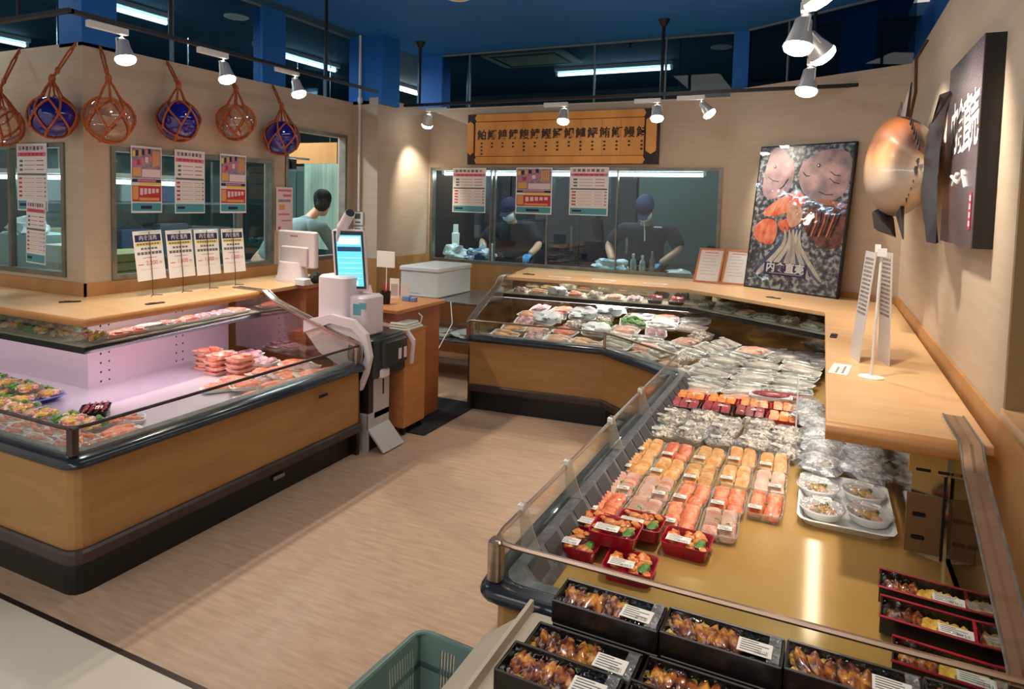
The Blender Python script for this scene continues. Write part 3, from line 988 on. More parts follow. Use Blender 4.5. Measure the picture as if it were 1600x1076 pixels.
# whole fish, squid and fillets further back, up to the angled section
rows = [(3.90, 3, 'fillet', 'pack of pale pink fillets'), (4.03, 3, 'squid', 'wrapped pack of pale squid'), (4.16, 3, 'fish', 'wrapped pack of silvery whole fish'), (4.29, 3, 'squid', 'wrapped pack of pale squid'),
        (4.42, 3, 'fish', 'wrapped pack of silvery whole fish'), (4.56, 3, 'squid', 'wrapped pack of pale squid'), (4.70, 3, 'fish', 'wrapped pack of silvery whole fish'), (4.80, 3, 'squid', 'wrapped pack of pale squid'), (4.90, 2, 'fish', 'wrapped pack of silvery whole fish')]
for ri, (y, n, k, d) in enumerate(rows):
    for ci in range(n):
        kk, dd = k, d
        if ri in (0, 1) and ci == 2:
            kk, dd = 'tuna', 'pack with a dark red tuna block'
        x = -.60 + .24 * ci + jit(.02) + (.03 if ri > 3 else 0) + (.14 if ri == 7 else 0) + (.3 if ri == 8 else 0)
        put(kk, '%s, %s row behind red boxes, %s from aisle glass' % (dd, ORD[ri], ORD[ci]), x, y + jit(.01), ZD + .001 + .011 * ri, rz=jit(.25), group='fish packs at the far end of the right case', tilt=(jit(.08), jit(.08)))
put('tuna', 'pack with a dark red tuna block beside the worktop, behind the red boxes', .02, 3.93, rz=.1)
put('tuna', 'pack with a dark red tuna block, in the middle behind the red boxes', -.22, 3.93, ZD + .04, rz=.05)
# angled section
ang = math.atan2(4.07 - 4.53, .6)
u = Vector((cos(ang), sin(ang)))
v = Vector((-sin(ang), cos(ang)))
for ri in range(5):
    for ci in range(4):
        p = Vector((-1.18, 4.60)) + u * (.03 + .25 * ci) + v * (.07 + .135 * ri)
        if p.x > -.62 and p.y < 4.62:
            continue
        k = ('squid', 'fish', 'fillet', 'fish', 'squid', 'shell', 'fish')[(ri * 3 + ci * 2) % 7]
        d = dict(squid='wrapped pack of pale squid', fish='pack of silvery whole fish', fillet='pack of pale pink fillets', shell='wrapped shellfish pack')[k]
        put(k, '%s in angled corner section, %s row, %s from left' % (d, ORD[ri], ORD[ci]), p.x, p.y, ZD + .004 + .026 * ri, rz=ang + jit(.3), group='packs in the angled corner section', tilt=(jit(.08) + .18, jit(.08)))
# rear case
grid = [['rockfish', 'rockfish', 'rockfish', 'sfillet', 'rockfish', 'fillet'],
        ['rockfish', 'meat', 'fillet', 'rockfish', 'squid', 'fillet'],
        ['rockfish', 'fillet', 'sfillet', 'bagw', 'squid', 'fish'],
        ['meat', 'bagw', 'shell', 'greenbag', 'fillet', 'meat'],
        ['rockfish', 'fillet', 'bagw', 'shell', 'greenbag', 'fish', 'squid'],
        ['meat', 'sfillet', 'squid', 'bagw', 'fish', 'fillet', 'fish']]
dsc = dict(rockfish='foam tray of amber grilled fish', sfillet='foam tray of orange salmon fillets', fillet='foam tray of pale fillets', meat='foam tray of dark red fish cuts', squid='wrapped pack of pale squid', bagw='crumpled white seafood bag', fish='pack of silvery whole fish', greenbag='pack of green leaves', shell='wrapped shellfish pack')
for ri, row in enumerate(grid):
    for ci, k in enumerate(row):
        x = -2.24 + .215 * ci + jit(.02) + .012 * ri
        y = 4.58 + .135 * ri + .018 * ci + jit(.015)
        put(k, '%s in rear case, %s row, %s from left' % (dsc[k], ORD[ri], ORD[ci]), x, y, ZD + .004 + .034 * ri + (.03 if k == 'bagw' else 0), rz=jit(.35), group='packs lying in the rear case', tilt=(.22 + jit(.08), jit(.08)))
# rear shelf under the worktop
ks = ['meat', 'rockfish', 'bagw', 'sfillet', 'shell', 'fillet', 'meat', 'blackred', 'blackred']
dsc.update(blackred='black box of red tuna slices')
for i, k in enumerate(ks):
    t = i / 8
    put(k, '%s on the rear upper shelf, %s from left' % (dsc[k], ORD[i]), -2.36 + 1.33 * t, 5.265 + .085 * t, .816, rz=jit(.2), group='packs on the rear upper shelf', tilt=(.25, 0), scale=(.75, .75, .9))
for i in range(6):
    t = (i + .4) / 6
    k = ('shell', 'fish', 'fillet', 'fish', 'shell', 'squid')[i]
    put(k, '%s on the angled upper shelf, %s from left' % (dsc[k], ORD[i]), -.88 + .92 * t + .03, 5.28 - .62 * t + .07, .816, rz=-.6 + jit(.2), group='packs on the angled upper shelf', tilt=(.2, 0), scale=(.75, .75, .9))

# --- the white platter with bowls and foil bags, right case
pl = MB()
tray(pl, .30, .46, .03, fl=.9)
tag(pl.build('white_platter', m_tray_w, None, True, loc=(.118, 2.70, ZD + .001)), 'large white platter carrying four round bowls in the right case', 'tray')
for i, (x, y, s) in enumerate(((.045, 2.575, 'front left'), (.195, 2.60, 'front right'), (.03, 2.765, 'rear left'), (.185, 2.79, 'rear right'))):
    put('bowl', 'round white bowl of seafood salad with clear lid, %s on the white platter' % s, x, y, ZD + .008, rz=jit(.5), group='round bowls on the white platter')
for ri in range(4):
    for ci in range(2):
        put('foil', 'crumpled silver foil bag behind the bowls, %s row, %s' % (ORD[ri], 'left' if ci == 0 else 'right'), .035 + .165 * ci + jit(.01), 3.0 + .175 * ri, ZD + .02, rz=jit(.6), group='silver foil bags behind the bowls')
for i in range(3):
    put('foil', 'crumpled silver foil bag beside the worktop edge, %s behind the red boxes' % ORD[i], -.03 + jit(.01), 3.62 + .1 * i, ZD + .04, rz=jit(.8), group='foil bags by the worktop edge', scale=(.7, .7, .8))

# --- long red trays at the near right end
def longtray(label, x, y, rz, z=ZD + .001):
    root = thing('long_food_tray', label, 'food tray', (x, y, z), rz, 'long red trays at the near right corner')
    b = MB()
    b.box(-.16, .16, -.05, .05, 0, .004).box(-.16, .16, -.053, -.049, 0, .045).box(-.16, -.156, -.05, .05, 0, .045).box(.156, .16, -.05, .05, 0, .045).box(-.16, .16, .049, .053, 0, .045).box(.045, .049, -.05, .05, 0, .043)
    b.build('tray', m_blktray, root)
    r = MB()
    r.tube([(-.162, -.054, .046), (.162, -.054, .046), (.162, .054, .046), (-.162, .054, .046)], .003, 6, closed=True)
    r.box(-.162, .162, .050, .0545, .03, .047).box(.0435, .0505, -.05, .05, .042, .047)
    r.build('red_rim', m_redtray, root)
    f = MB()
    for i in range(9):
        f.ell((-.135 + .02 * i, jit(.01), .024), (.016, .036, .018), 8, 6, 0 if i < 4 else 1, nz=.5, seed=i)
    for i in range(4):
        f.ell((.07 + .024 * i, jit(.01), .022), (.014, .032, .014), 8, 6, 0, nz=.5, seed=i + 20)
    f.build('grilled_seafood', [m_glaze, m_rice], root, True)
    pricelabel(.075, .04, .047, .005, -.028).build('price_label', [m_lab, m_print], root)
    wrapmesh(.322, .106, .04, .05, 9, y * 7, .006).build('wrap', m_film, root, True)
    return root


longtray('long red rimmed tray of grilled seafood, farthest of the three at the near right', .355, 2.13, -.10)
longtray('long red rimmed tray of grilled seafood, middle of the three at the near right', .345, 1.955, -.10, ZD + .012)
longtray('long red rimmed tray of grilled seafood, nearest the front glass at the right', .36, 1.79, -.10)


# --- black boxes of glazed eel in front of the glass
def eelbox(label, x, y, z, rz, seed, filling=0):
    root = thing('grilled_eel_box', label, 'eel box', (x, y, z), rz, 'black boxes of glazed eel in front of the case')
    w, l, h = .242, .098, .052
    b = MB()
    for s in (-1, 1):
        b.box(-w / 2, w / 2, s * l / 2 - .003, s * l / 2 + .003, 0, h)
        b.box(s * w / 2 - .003, s * w / 2 + .003, -l / 2, l / 2, 0, h)
    b.box(-w / 2, w / 2, -l / 2, l / 2, 0, .004)
    b.build('box', m_blktray, root, bevel=.0015)
    rim = MB().tube([(-w / 2, -l / 2, h), (w / 2, -l / 2, h), (w / 2, l / 2, h), (-w / 2, l / 2, h)], .0025, 5, closed=True)
    rim.build('rim', mat('rim_dark', (60, 50, 46), .2, coat=.5), root)
    rr = random.Random(seed)
    r = MB()
    for i in range(46):
        q = rr.random()
        r.ell((rr.uniform(-.112, .03), rr.uniform(-.042, .042), .030 + .006 * q), (.012, .009, .006), 6, 4, 0, nz=.6, seed=i)
    r.build('yellow_garnish', m_rice, root, True)
    e = MB()
    n = 6
    for i in range(n):
        e.ell((-.092 + .024 * i + rr.uniform(-.003, .003), rr.uniform(-.004, .004), .042), (.0145, .038, .013), 12, 8, 0, nz=.45, seed=i + seed * 7, rot=Matrix.Rotation(rr.uniform(-.25, .25) + .15, 3, 'Z'))
    e.build('glazed_eel', m_glaze, root, True)
    pricelabel(.068, .046, h + .0035, .068, -.014, 5, rr.uniform(-.04, .04)).build('price_label', [m_lab, m_print], root)
    wrapmesh(w, l, h - .002, h + .001, 9, seed, .001).build('wrap', m_film, root, True)
    wb_ = MB().box(w / 2 - .028, w / 2 - .004, -l / 2 + .004, l / 2 - .004, h + .001, h + .003)
    wb_.build('wrap_fold', m_film2, root)
    return root


names = ['left end', 'second from the left', 'third from the left', 'fourth from the left', 'right end']
for i, x in enumerate((-.405, -.155, .095, .345)):
    eelbox('black box of glazed eel, %s of the raised back row' % names[i], x, 1.452, .628, -.02, 31 + i)
    eelbox('black eel box underneath the %s box of the raised back row' % names[i], x + .004, 1.45, .575, -.02, 51 + i)
for i, x in enumerate((-.43, -.175, .08, .335)):
    eelbox('black box of glazed eel, %s in the middle row' % names[i], x, 1.336, .578, -.02, 71 + i)
for i, x in enumerate((-.445, -.19, .065, .32)):
    eelbox('black box of glazed eel, %s in the front row' % names[i], x, 1.232, .590, -.03, 91 + i)
cb = MB()
cb.rbox(-.62, .52, 1.06, 1.505, .12, .572, .01).box(-.625, -.615, 1.06, 1.505, .572, .60)
cr = tag(cb.build('display_carton', mat('carton_grey', (190, 178, 158), .7, (176, 162, 142), (4, 4, 4))), 'grey cardboard carton stand carrying the black eel boxes', 'carton')
fl = MB().add([(-.62, 1.50, .575), (-.62, 1.12, .575), (-.73, 1.16, .50), (-.73, 1.46, .50), (-.62, 1.50, .571), (-.62, 1.12, .571), (-.73, 1.16, .496), (-.73, 1.46, .496)], [(0, 1, 2, 3), (7, 6, 5, 4), (0, 3, 7, 4), (1, 5, 6, 2), (2, 6, 7, 3)])
fl.build('carton_flap', MATS['carton_grey'], cr)
tag(MB().rbox(-.60, .50, 1.08, 1.49, 0, .12, .01).build('stand_base', m_blktray), 'low black base under the carton of eel boxes', 'stand')

# --- left case contents
# platter of assorted sashimi at the left
pp = MB()
tray(pp, 1.1, .24, .03, fl=.92)
tag(pp.build('blue_platter', m_blueR, None, True, loc=(-4.12, 2.04, ZD + .001)), 'long blue edged platter under the colourful sashimi packs', 'tray')
for ri in range(2):
    for ci in range(6):
        put('sushi', 'colourful sashimi assortment on the blue platter, %s row, %s from right' % ('front' if ri == 0 else 'back', ORD[ci]), -3.68 - .175 * ci + jit(.01), 1.99 + .115 * ri, ZD + .012, rz=jit(.2), group='sashimi assortments on the blue platter')
for ci in range(5):
    put('sushi', 'colourful sashimi assortment stacked on the blue platter, %s from the right' % ORD[ci], -3.74 - .175 * ci, 2.04 + jit(.02), ZD + .048, rz=jit(.25), group='sashimi assortments stacked on the blue platter', tilt=(jit(.08), jit(.08)))
for ci in range(8):
    put('sushi', 'shellfish and sashimi pack between platter and prawns, %s from the right' % ORD[ci], -2.98 - .18 * ci + jit(.01), 1.90 + jit(.015), ZD + .012, rz=jit(.3), group='mixed packs before the blue platter', tilt=(.05, 0))
put('blackred', 'black box of red tuna slices at the corner of the left case', -3.19, 2.06, ZD + .001, rz=-.7)
for ri in range(2):
    for ci in range(7):
        put('prawn', 'foam tray of pink prawns near front glass, %s row, %s from corner post' % ('front' if ri == 0 else 'second', ORD[ci]), -2.70 - .175 * ci - .03 * ri + jit(.01), 1.69 + .115 * ri, ZD + .002, rz=jit(.25), group='prawn trays in the left case')
put('sfillet', 'foam tray of orange salmon fillets beside the corner prawns', -2.82, 1.93, rz=1.3)
put('prawn', 'foam tray of pink prawns, the one nearest the empty part of the left case', -2.97, 2.06, rz=.9)
# stacks of salmon steak packs
for si, (x, y, n, where) in enumerate(((-3.48, 2.97, 4, 'left stack'), (-3.325, 2.93, 4, 'middle stack'), (-3.17, 2.95, 4, 'right stack'))):
    for k in range(n):
        put('cuts', 'pink salmon steak pack in the %s, %s from the bottom' % (where, ORD[k]), x + jit(.008), y + jit(.008), ZD + .001 + .032 * k, rz=1.57 + jit(.15), group='stacked salmon steak packs')
# dark fish cuts behind
for ci, (x, y) in enumerate(((-3.50, 3.14), (-3.34, 3.16), (-3.17, 3.13), (-3.42, 3.24))):
    for k in range(2):
        put('meat', 'tray of dark fish cuts behind the salmon stacks, %s from left, %s' % (ORD[ci], ('lower', 'upper')[k]), x + jit(.01), y, ZD + .001 + .03 * k, rz=jit(.3), group='trays of dark fish cuts')
# salmon fillets by the aisle
gx = [(-3.02, 2.66), (-2.86, 2.72), (-3.05, 2.80), (-2.88, 2.86), (-2.72, 2.62), (-2.72, 2.78), (-2.72, 2.92), (-3.0, 2.96), (-2.86, 3.02), (-2.72, 3.06), (-3.0, 3.10), (-2.86, 3.17), (-2.72, 3.2), (-2.99, 3.22)]
for i, (x, y) in enumerate(gx):
    k = ('sfillet', 'sfillet', 'sfillet', 'meat', 'sfillet', 'sfillet', 'fillet', 'sfillet')[i % 8]
    put(k, '%s by left case glass, %s from its empty part' % (dict(sfillet='tray of orange salmon fillets', meat='tray of dark fish cuts', fillet='tray of pale fillets')[k], (ORD + ['thirteenth', 'fourteenth'])[i]), x + jit(.01), y, ZD + .001 + (.02 if i % 2 else 0), rz=1.3 + jit(.4), group='fillet trays by the aisle in the left case', tilt=(jit(.1), jit(.1)))
# upper shelf of the left case
for i in range(5):
    x = -3.46 - .22 * i
    put('sushi', 'colourful seafood pack on the left upper shelf, %s from the shelf corner' % ORD[i], x, 2.225, .815, rz=jit(.2), group='packs on the left upper shelf', tilt=(.35, 0), scale=(1, .9, 1.1))
for i in range(8):
    k = ('cuts', 'cuts', 'fish', 'prawn', 'sfillet', 'meat', 'meat', 'sfillet')[i]
    d = dict(cuts='pink salmon steak pack', fish='pack of silvery whole fish', prawn='foam tray of pink prawns', sfillet='tray of orange salmon fillets', meat='tray of dark fish cuts')[k]
    y = 2.33 + .128 * i
    put(k, '%s on aisle side upper shelf, %s from shelf corner' % (d, ORD[i]), -3.46 - .008 * i, y, .815, rz=1.57 + jit(.2), group='packs on the aisle side upper shelf', tilt=(0, 0), scale=(.85, .85, .9))

for lst in PROTO.values():
    for r_ in lst:
        for c_ in PARTS[r_.name]:
            bpy.data.objects.remove(c_)
        bpy.data.objects.remove(r_)
# ================================================================= wall signs, floats, lamps
m_rope = mat('orange_rope', (196, 104, 48), .8, (150, 70, 34), (90, 90, 90))
m_print_pink = mat('print_pink', (222, 120, 150), .5)
m_print_red = mat('print_red', (206, 52, 62), .5)
m_print_teal = mat('print_teal', (84, 160, 170), .5)
m_print_navy = mat('print_navy', (34, 34, 84), .5)
m_print_yel = mat('print_yellow', (244, 212, 60), .5)
m_print_org = mat('print_orange', (232, 168, 96), .5)
m_print_pur = mat('print_purple', (128, 116, 160), .5, (190, 150, 140), (40, 40, 40))
m_paper = mat('paper_white', (238, 236, 232), .55)
m_paperp = mat('paper_blush', (240, 214, 214), .55)


def glassball(name, col, rough=.03):
    if name in MATS:
        return MATS[name]
    m = mat(name, col, rough, coat=1.0)
    b = m.node_tree.nodes['Principled BSDF']
    b.inputs['Transmission Weight'].default_value = .55
    b.inputs['IOR'].default_value = 1.2
    return m


m_cobalt = mat('cobalt_glass', (34, 22, 150), .05, (20, 12, 110), (6, 6, 6), coat=1.0)
m_clearball = glassmat('clear_ball_glass', (250, 232, 222), .12, .03)


def flt(label, x, y, z, r, mball, top, seed):
    root = thing('glass_fishing_float', label, 'glass float', (x, y, z), 0, 'glass fishing floats hanging in rope nets')
    b = MB()
    b.ell((0, 0, 0), (r * .95, r * .95, r * .95), 28, 18)
    b.build('glass_ball', mball, root, True)
    n = MB()
    rr = random.Random(seed)
    a0 = rr.uniform(0, 2)
    tilt = Matrix.Rotation(rr.uniform(-.3, .3), 3, 'Y') @ Matrix.Rotation(rr.uniform(-.3, .3), 3, 'X')
    knot = Vector((0, 0, r * 1.75))
    rings = [(62, 6, 0), (18, 6, 30), (-28, 6, 0), (-62, 3, 30)]
    pts = []
    for el, c, off in rings:
        pts.append([tilt @ Vector((cos(R(el)) * cos(R(off + a0 * 57 + k * 360 / c)), cos(R(el)) * sin(R(off + a0 * 57 + k * 360 / c)), sin(R(el)))) * r for k in range(c)])

    def arc(p, q, w=.0065):
        seg = []
        for i in range(6):
            t = i / 5
            v = p.lerp(q, t)
            seg.append(v.normalized() * r * 1.0)
        n.tube(seg, w, 6)
    for k in range(6):
        n.tube([pts[0][k], (pts[0][k].lerp(knot, .5)) * 1.02, knot], .006, 6)
        arc(pts[0][k], pts[1][k])
        arc(pts[0][(k + 1) % 6], pts[1][k])
        arc(pts[1][k], pts[2][k])
        arc(pts[1][k], pts[2][(k + 1) % 6])
        arc(pts[2][k], pts[3][k // 2])
        for q in (pts[0][k], pts[1][k], pts[2][k]):
            n.ell(q, (.011, .011, .011), 6, 4)
    for k in range(3):
        arc(pts[3][k], pts[3][(k + 1) % 3], .008)
    n.build('rope_net', m_rope, root, True)
    t = Vector(top) - Vector((x, y, z))
    h = MB()
    h.ell(knot, (.019, .019, .03), 8, 6)
    side = Vector((.003, .006, 0))
    for s in (-1, 1):
        h.tube([knot, knot.lerp(t, .3) + side * s, knot.lerp(t, .7) + side * s * 1.3, t], .006, 6)
    h.ell(knot.lerp(t, .22), (.014, .014, .022), 8, 6)
    h.build('hanging_rope', m_rope, root, True)
    MB().box(t.x - .004, t.x + .004, t.y - .004, t.y + .004, t.z - .03, t.z + .0).build('hook', m_steel, root)
    return root


fx = AX + .15
flt('cobalt blue glass float in orange rope net, left of the wall corner', -4.13, 2.44, 2.03, .125, m_cobalt, (-4.07, 2.55, 2.485), 1)
flt('clear glass float in orange rope net, cut by the left picture edge', -4.66, 2.44, 1.99, .125, m_clearball, (-4.66, 2.56, 2.485), 2)
flt('clear glass float in orange rope net, just right of the wall corner', fx, 2.64, 2.03, .14, m_clearball, (AX + .015, 2.68, 2.485), 3)
flt('cobalt blue glass float above the second flyer from the corner', fx, 3.12, 2.08, .135, m_cobalt, (AX + .015, 3.14, 2.485), 4)
flt('clear glass float in orange rope net, above the colourful third flyer', fx, 3.60, 2.13, .135, m_clearball, (AX + .015, 3.64, 2.485), 5)
flt('cobalt blue glass float beside the pass-through opening, lowest hung', fx, 4.05, 2.06, .14, m_cobalt, (AX + .015, 4.09, 2.485), 6)


# ---- printed sheets
def sheet(label, F, w, h, kind, name='flyer', cat='flyer', group=None, parent=None, th=.002, seed=0):
    rr = random.Random(seed)
    b = MB()
    mm = [m_paper, m_print_navy, m_print_pink, m_print_red, m_print_teal, m_print_yel, m_print_org, m_print_pur, m_print, m_paperp]
    b.box(0, w, 0, h, 0, th, 0, F)

    def bar(x0, x1, y0, y1, mi, lv=1):
        b.box(x0 * w, x1 * w, y0 * h, y1 * h, th, th + .0006 * lv, mi, F)
    if kind == 'list':
        bar(.03, .97, .88, .97, 9)
        for i in range(7):
            bar(.08 + .12 * i, .16 + .12 * i, .90 + rr.uniform(0, .01), .96, 8 if i % 3 else 7, 2)
        bar(.03, .97, .81, .87, 2)
        for i in range(6):
            bar(.12 + .13 * i, .22 + .13 * i, .825, .86, 3, 2)
        for r_ in range(3):
            y = .74 - .065 * r_
            bar(.1, .2, y - .015, y + .02, 8)
            bar(.25, .6, y, y + .012, 2)
            bar(.66, .9, y, y + .014, 3)
        bar(.03, .97, .53, .56, 8)
        for r_ in range(5):
            y = .48 - .065 * r_
            bar(.06, .17, y - .012, y + .018, 3)
            bar(.22, .58, y, y + .01, 6)
            bar(.64, .86, y, y + .01, 2)
            bar(.9, .96, y - .01, y + .018, 7)
            bar(.03, .97, y - .03, y - .027, 2)
        bar(.03, .97, .02, .15, 4)
        bar(.08, .32, .07, .11, 1, 2)
    elif kind == 'promo':
        bar(.03, .97, .52, .97, 7)
        for i in range(6):
            bar(.05 + .1 * i, .13 + .1 * i, .84 + .01 * i, .93 + .008 * i, (5, 1, 6, 1, 2, 1)[i], 2)
        for i in range(5):
            bar(.06 + .13 * i, .16 + .13 * i, .70 + .02 * i, .78 + .02 * i, (2, 3, 2, 9, 2)[i], 2)
        for i in range(4):
            bar(.70 + .06 * i, .74 + .06 * i, .70 + .01 * i, .94, 6, 3)
        bar(.06, .3, .55, .68, 6, 2)
        bar(.35, .95, .54, .66, 9, 2)
        bar(.03, .97, .46, .51, 1)
        bar(.2, .8, .47, .5, 2, 2)
        bar(.25, .97, .42, .455, 5)
        bar(.03, .97, .17, .41, 3)
        bar(.05, .22, .2, .4, 6, 2)
        for i in range(5):
            bar(.28 + .13 * i, .37 + .13 * i, .27 + .01 * i, .37, 9, 2)
        bar(.25, .9, .19, .23, 6, 2)
        bar(.03, .97, .03, .15, 4)
        bar(.3, .66, .06, .11, 1, 2)
    elif kind == 'price':
        bar(.05, .95, .78, .92, 1)
        text_mesh(b, '内食直売', h * .105, F @ RT((w * .5, h * .85, th + .0012)), 0, bold=.01)
        bar(.05, .95, .70, .76, 5)
        for i in range(8):
            bar(.1 + .1 * i, .17 + .1 * i, .715, .748, 8, 2)
        for i in range(5):
            bar(.22 + .12 * i, .31 + .12 * i, .62, .66, 8)
        for i in range(7):
            bar(.08 + .125 * i, .18 + .125 * i, .52, .575, 8)
        bar(.25, .75, .45, .46, 3)
        text_mesh(b, ('1,000' if seed != 1 else '2,200'), h * .125, F @ RT((w * .55, h * .345, th + .0012)), 3)
        text_mesh(b, '円', h * .06, F @ RT((w * .86, h * .33, th + .0012)), 3)
        bar(.08, .26, .315, .33, 3)
        bar(.12, .8, .22, .225, 2)
    elif kind == 'form':
        for i in range(7):
            bar(.12, rr.uniform(.5, .88), .82 - .1 * i, .828 - .1 * i, 7)
        bar(.2, .8, .90, .93, 2)
    elif kind == 'pinkform':
        bar(.02, .98, .02, .98, 9)
        bar(.1, .9, .9, .95, 2, 2)
        bar(.4, .9, .78, .84, 2, 2)
        bar(.1, .85, .66, .72, 7, 2)
        bar(.15, .5, .48, .6, 6, 2)
        bar(.12, .8, .36, .4, 2, 2)
        bar(.1, .25, .04, .1, 3, 2)
        bar(.3, .9, .22, .25, 2, 2)
    o = b.build(name, mm, parent)
    if label:
        tag(o, label, cat, group)
    return o


def yz(x, y0, z0, side=1):
    """sheet on a wall facing +X at x (viewer looks to -X: right is +Y)"""
    return frame((x, y0, z0), (0, 1, 0), (0, 0, 1))


def xz(x0, y, z0, rot=0):
    return frame((x0, y, z0), (cos(rot), 0, sin(rot)), (-sin(rot), 0, cos(rot)))


g1 = 'flyers taped to the kitchen windows'
sheet('list flyer with teal footer on the rear kitchen window, leftmost of three', xz(-3.50, KY - .018, 1.475), .385, .455, 'list', group=g1, seed=1)
sheet('colourful promotion flyer on the rear kitchen window, middle of three', xz(-2.78, KY - .018, 1.48), .385, .455, 'promo', group=g1, seed=2)
sheet('list flyer with teal footer on the rear kitchen window, rightmost of three', xz(-2.215, KY - .018, 1.485), .385, .455, 'list', group=g1, seed=3)
sheet('colourful promotion flyer beside the wall corner on the left window', yz(AX + .018, 2.87, 1.465), .22, .435, 'promo', group=g1, seed=4)
sheet('list flyer with teal footer between the two promotion flyers, left window', yz(AX + .018, 3.19, 1.46), .245, .44, 'list', group=g1, seed=5)
sheet('colourful promotion flyer at the right part of the left window', yz(AX + .018, 3.57, 1.46), .245, .44, 'promo', group=g1, seed=6)
sheet('narrow pale pink notice between left window and pass-through', yz(AX + .018, 4.13, 1.31), .185, .36, 'pinkform', seed=7)
sheet('upper list flyer on the far left window, overlapping a narrower one', xz(-4.715, NY - .018, 1.465), .315, .425, 'list', group=g1, seed=8)
sheet('lower narrow pink flyer hanging under another on the far left window', xz(-4.625, NY - .024, 1.135, -.04), .2, .40, 'list', group=g1, seed=9)

# ---- four price signs on wire stands, left worktop
for i, (y, a) in enumerate(((2.73, .07), (2.945, .02), (3.15, -.02), (3.365, -.03))):
    root = thing('price_sign', 'white and navy price sign on wire stand, %s on the left worktop' % ('leftmost', 'second from left', 'third from left', 'rightmost')[i], 'price sign', (-3.80 + .006 * i, y, ZT), 0, 'price signs on wire stands')
    F = frame((0, 0, .095), (-.06, 1, a * .4), (-.12, -a * .4, 1))
    sheet(None, F, .205, .31, 'price', 'sign_card', parent=root, seed=i + 1)
    s = MB()
    s.tube([(.0, .10, .004), (.0, .10, .10), (-.03, .10, .40)], .0025, 6)
    s.tube([(.04, .06, .003), (0, .10, .004), (.04, .14, .003)], .0025, 6)
    s.build('wire_stand', m_dsteel, root)
    c = MB()
    c.box(-.055, .05, -.004, .004, 0, .055, 0, F @ RT((.10, .30, .003)))
    c.build('clip', m_glass, root)

# ---- wooden sign board with fish names
bd = thing('fish_name_board', 'long wooden board with a row of black fish name characters above the kitchen window', 'sign', (-3.32, KY - .015, 1.965))
MB().box(0, 1.95, -.03, .0, 0, .50).build('backing', mat('backing_dark', (40, 22, 26), .5), bd)
wb_m = mat('board_wood', (236, 168, 84), .4, (220, 146, 64), (5, 5, 1.4), detail=5)
p = MB()
p.prism([(.09, .08), (1.815, .08), (1.815, .42), (.09, .42)], -.012, .008, 0, frame((0, -.03, 0), (1, 0, 0), (0, 0, 1)))
for z0, z1, xs in ((.425, .495, (.09, 1.83)), (.005, .075, (.09, 1.83))):
    zc = (z0 + z1) / 2
    p.prism([(xs[0] + .02, z0), (xs[1] - .02, z0), (xs[1], zc), (xs[1] - .02, z1), (xs[0] + .02, z1), (xs[0], zc)], 0, .02, 0, frame((0, -.03, 0), (1, 0, 0), (0, 0, 1)))
for x0, x1 in ((.005, .075), (1.835, 1.93)):
    xc = (x0 + x1) / 2
    p.prism([(x0, .12), (xc, .09), (x1, .12), (x1, .40), (xc, .43), (x0, .40)], 0, .02, 0, frame((0, -.03, 0), (1, 0, 0), (0, 0, 1)))
p.build('wooden_slats', wb_m, bd)
gv = MB()
for x in (.62, 1.21, 1.42, 1.60):
    gv.box(x, x + .002, -.0395, -.038, .08, .42)
gv.build('seams', mat('seam_brown', (150, 92, 44), .6), bd)
tx = MB()
FB_ = frame((0, -.0385, 0), (1, 0, 0), (0, 0, 1))
for i, ch in enumerate('鮊鰤鱚鯖鰒鯖鰹鰯鯛鱸鮃鮪鰤鰻鮭'):
    x = .165 + .1165 * i
    text_mesh(tx, ch, .105, FB_ @ RT((x, .285, .0006)), 0, bold=.02)
    for k in range((4, 2, 2, 2, 3, 2, 3, 3, 2, 3, 3, 3, 3, 2, 3)[i]):
        tx.box(x - .011, x + .011, -.0400, -.0388, .200 - .035 * k, .216 - .035 * k)
tx.build('lettering', mat('ink_brown', (52, 26, 14), .6), bd)

# ---- sign box on the right wall
sb = thing('black_sign_box', 'black box sign with white brush lettering and a red seal on the right wall', 'sign', (.432, 2.56, 1.485))
MB().box(.003, .058, 0, .64, 0, .68).build('box', mat('sign_black', (30, 27, 28), .5), sb)
MB().box(0, .003, 0, .64, 0, .68).build('face', mat('sign_face', (112, 98, 104), .25, metal=.3), sb)
FS = frame((-.0005, .64, 0), (0, -1, 0), (0, 0, 1))
tx = MB()
for i, ch in enumerate('内食直売'):
    text_mesh(tx, ch, .155, FS @ RT((.185 + .125 * i, .41, .0006), .12) @ Matrix.Diagonal((1, 1.35, 1, 1)), 0, bold=.02)
for a in ((.2, .25, .34, .22), (.24, .215, .31, .255), (.34, .22, .46, .25), (.42, .26, .49, .20)):
    tx.tube([FS @ Vector((a[0], a[1], .002)), FS @ Vector((a[2], a[3], .002))], .006, 6)
tx.build('lettering', m_paper, sb)
sl = MB()
sl.box(.565, .605, .06, .18, 0, .0015, 0, FS)
for k in range(4):
    sl.box(.573, .597, .07 + .028 * k, .088 + .028 * k, .0015, .002, 1, FS)
sl.build('red_seal', [mat('seal_red', (196, 44, 60), .5), m_paperp], sb)

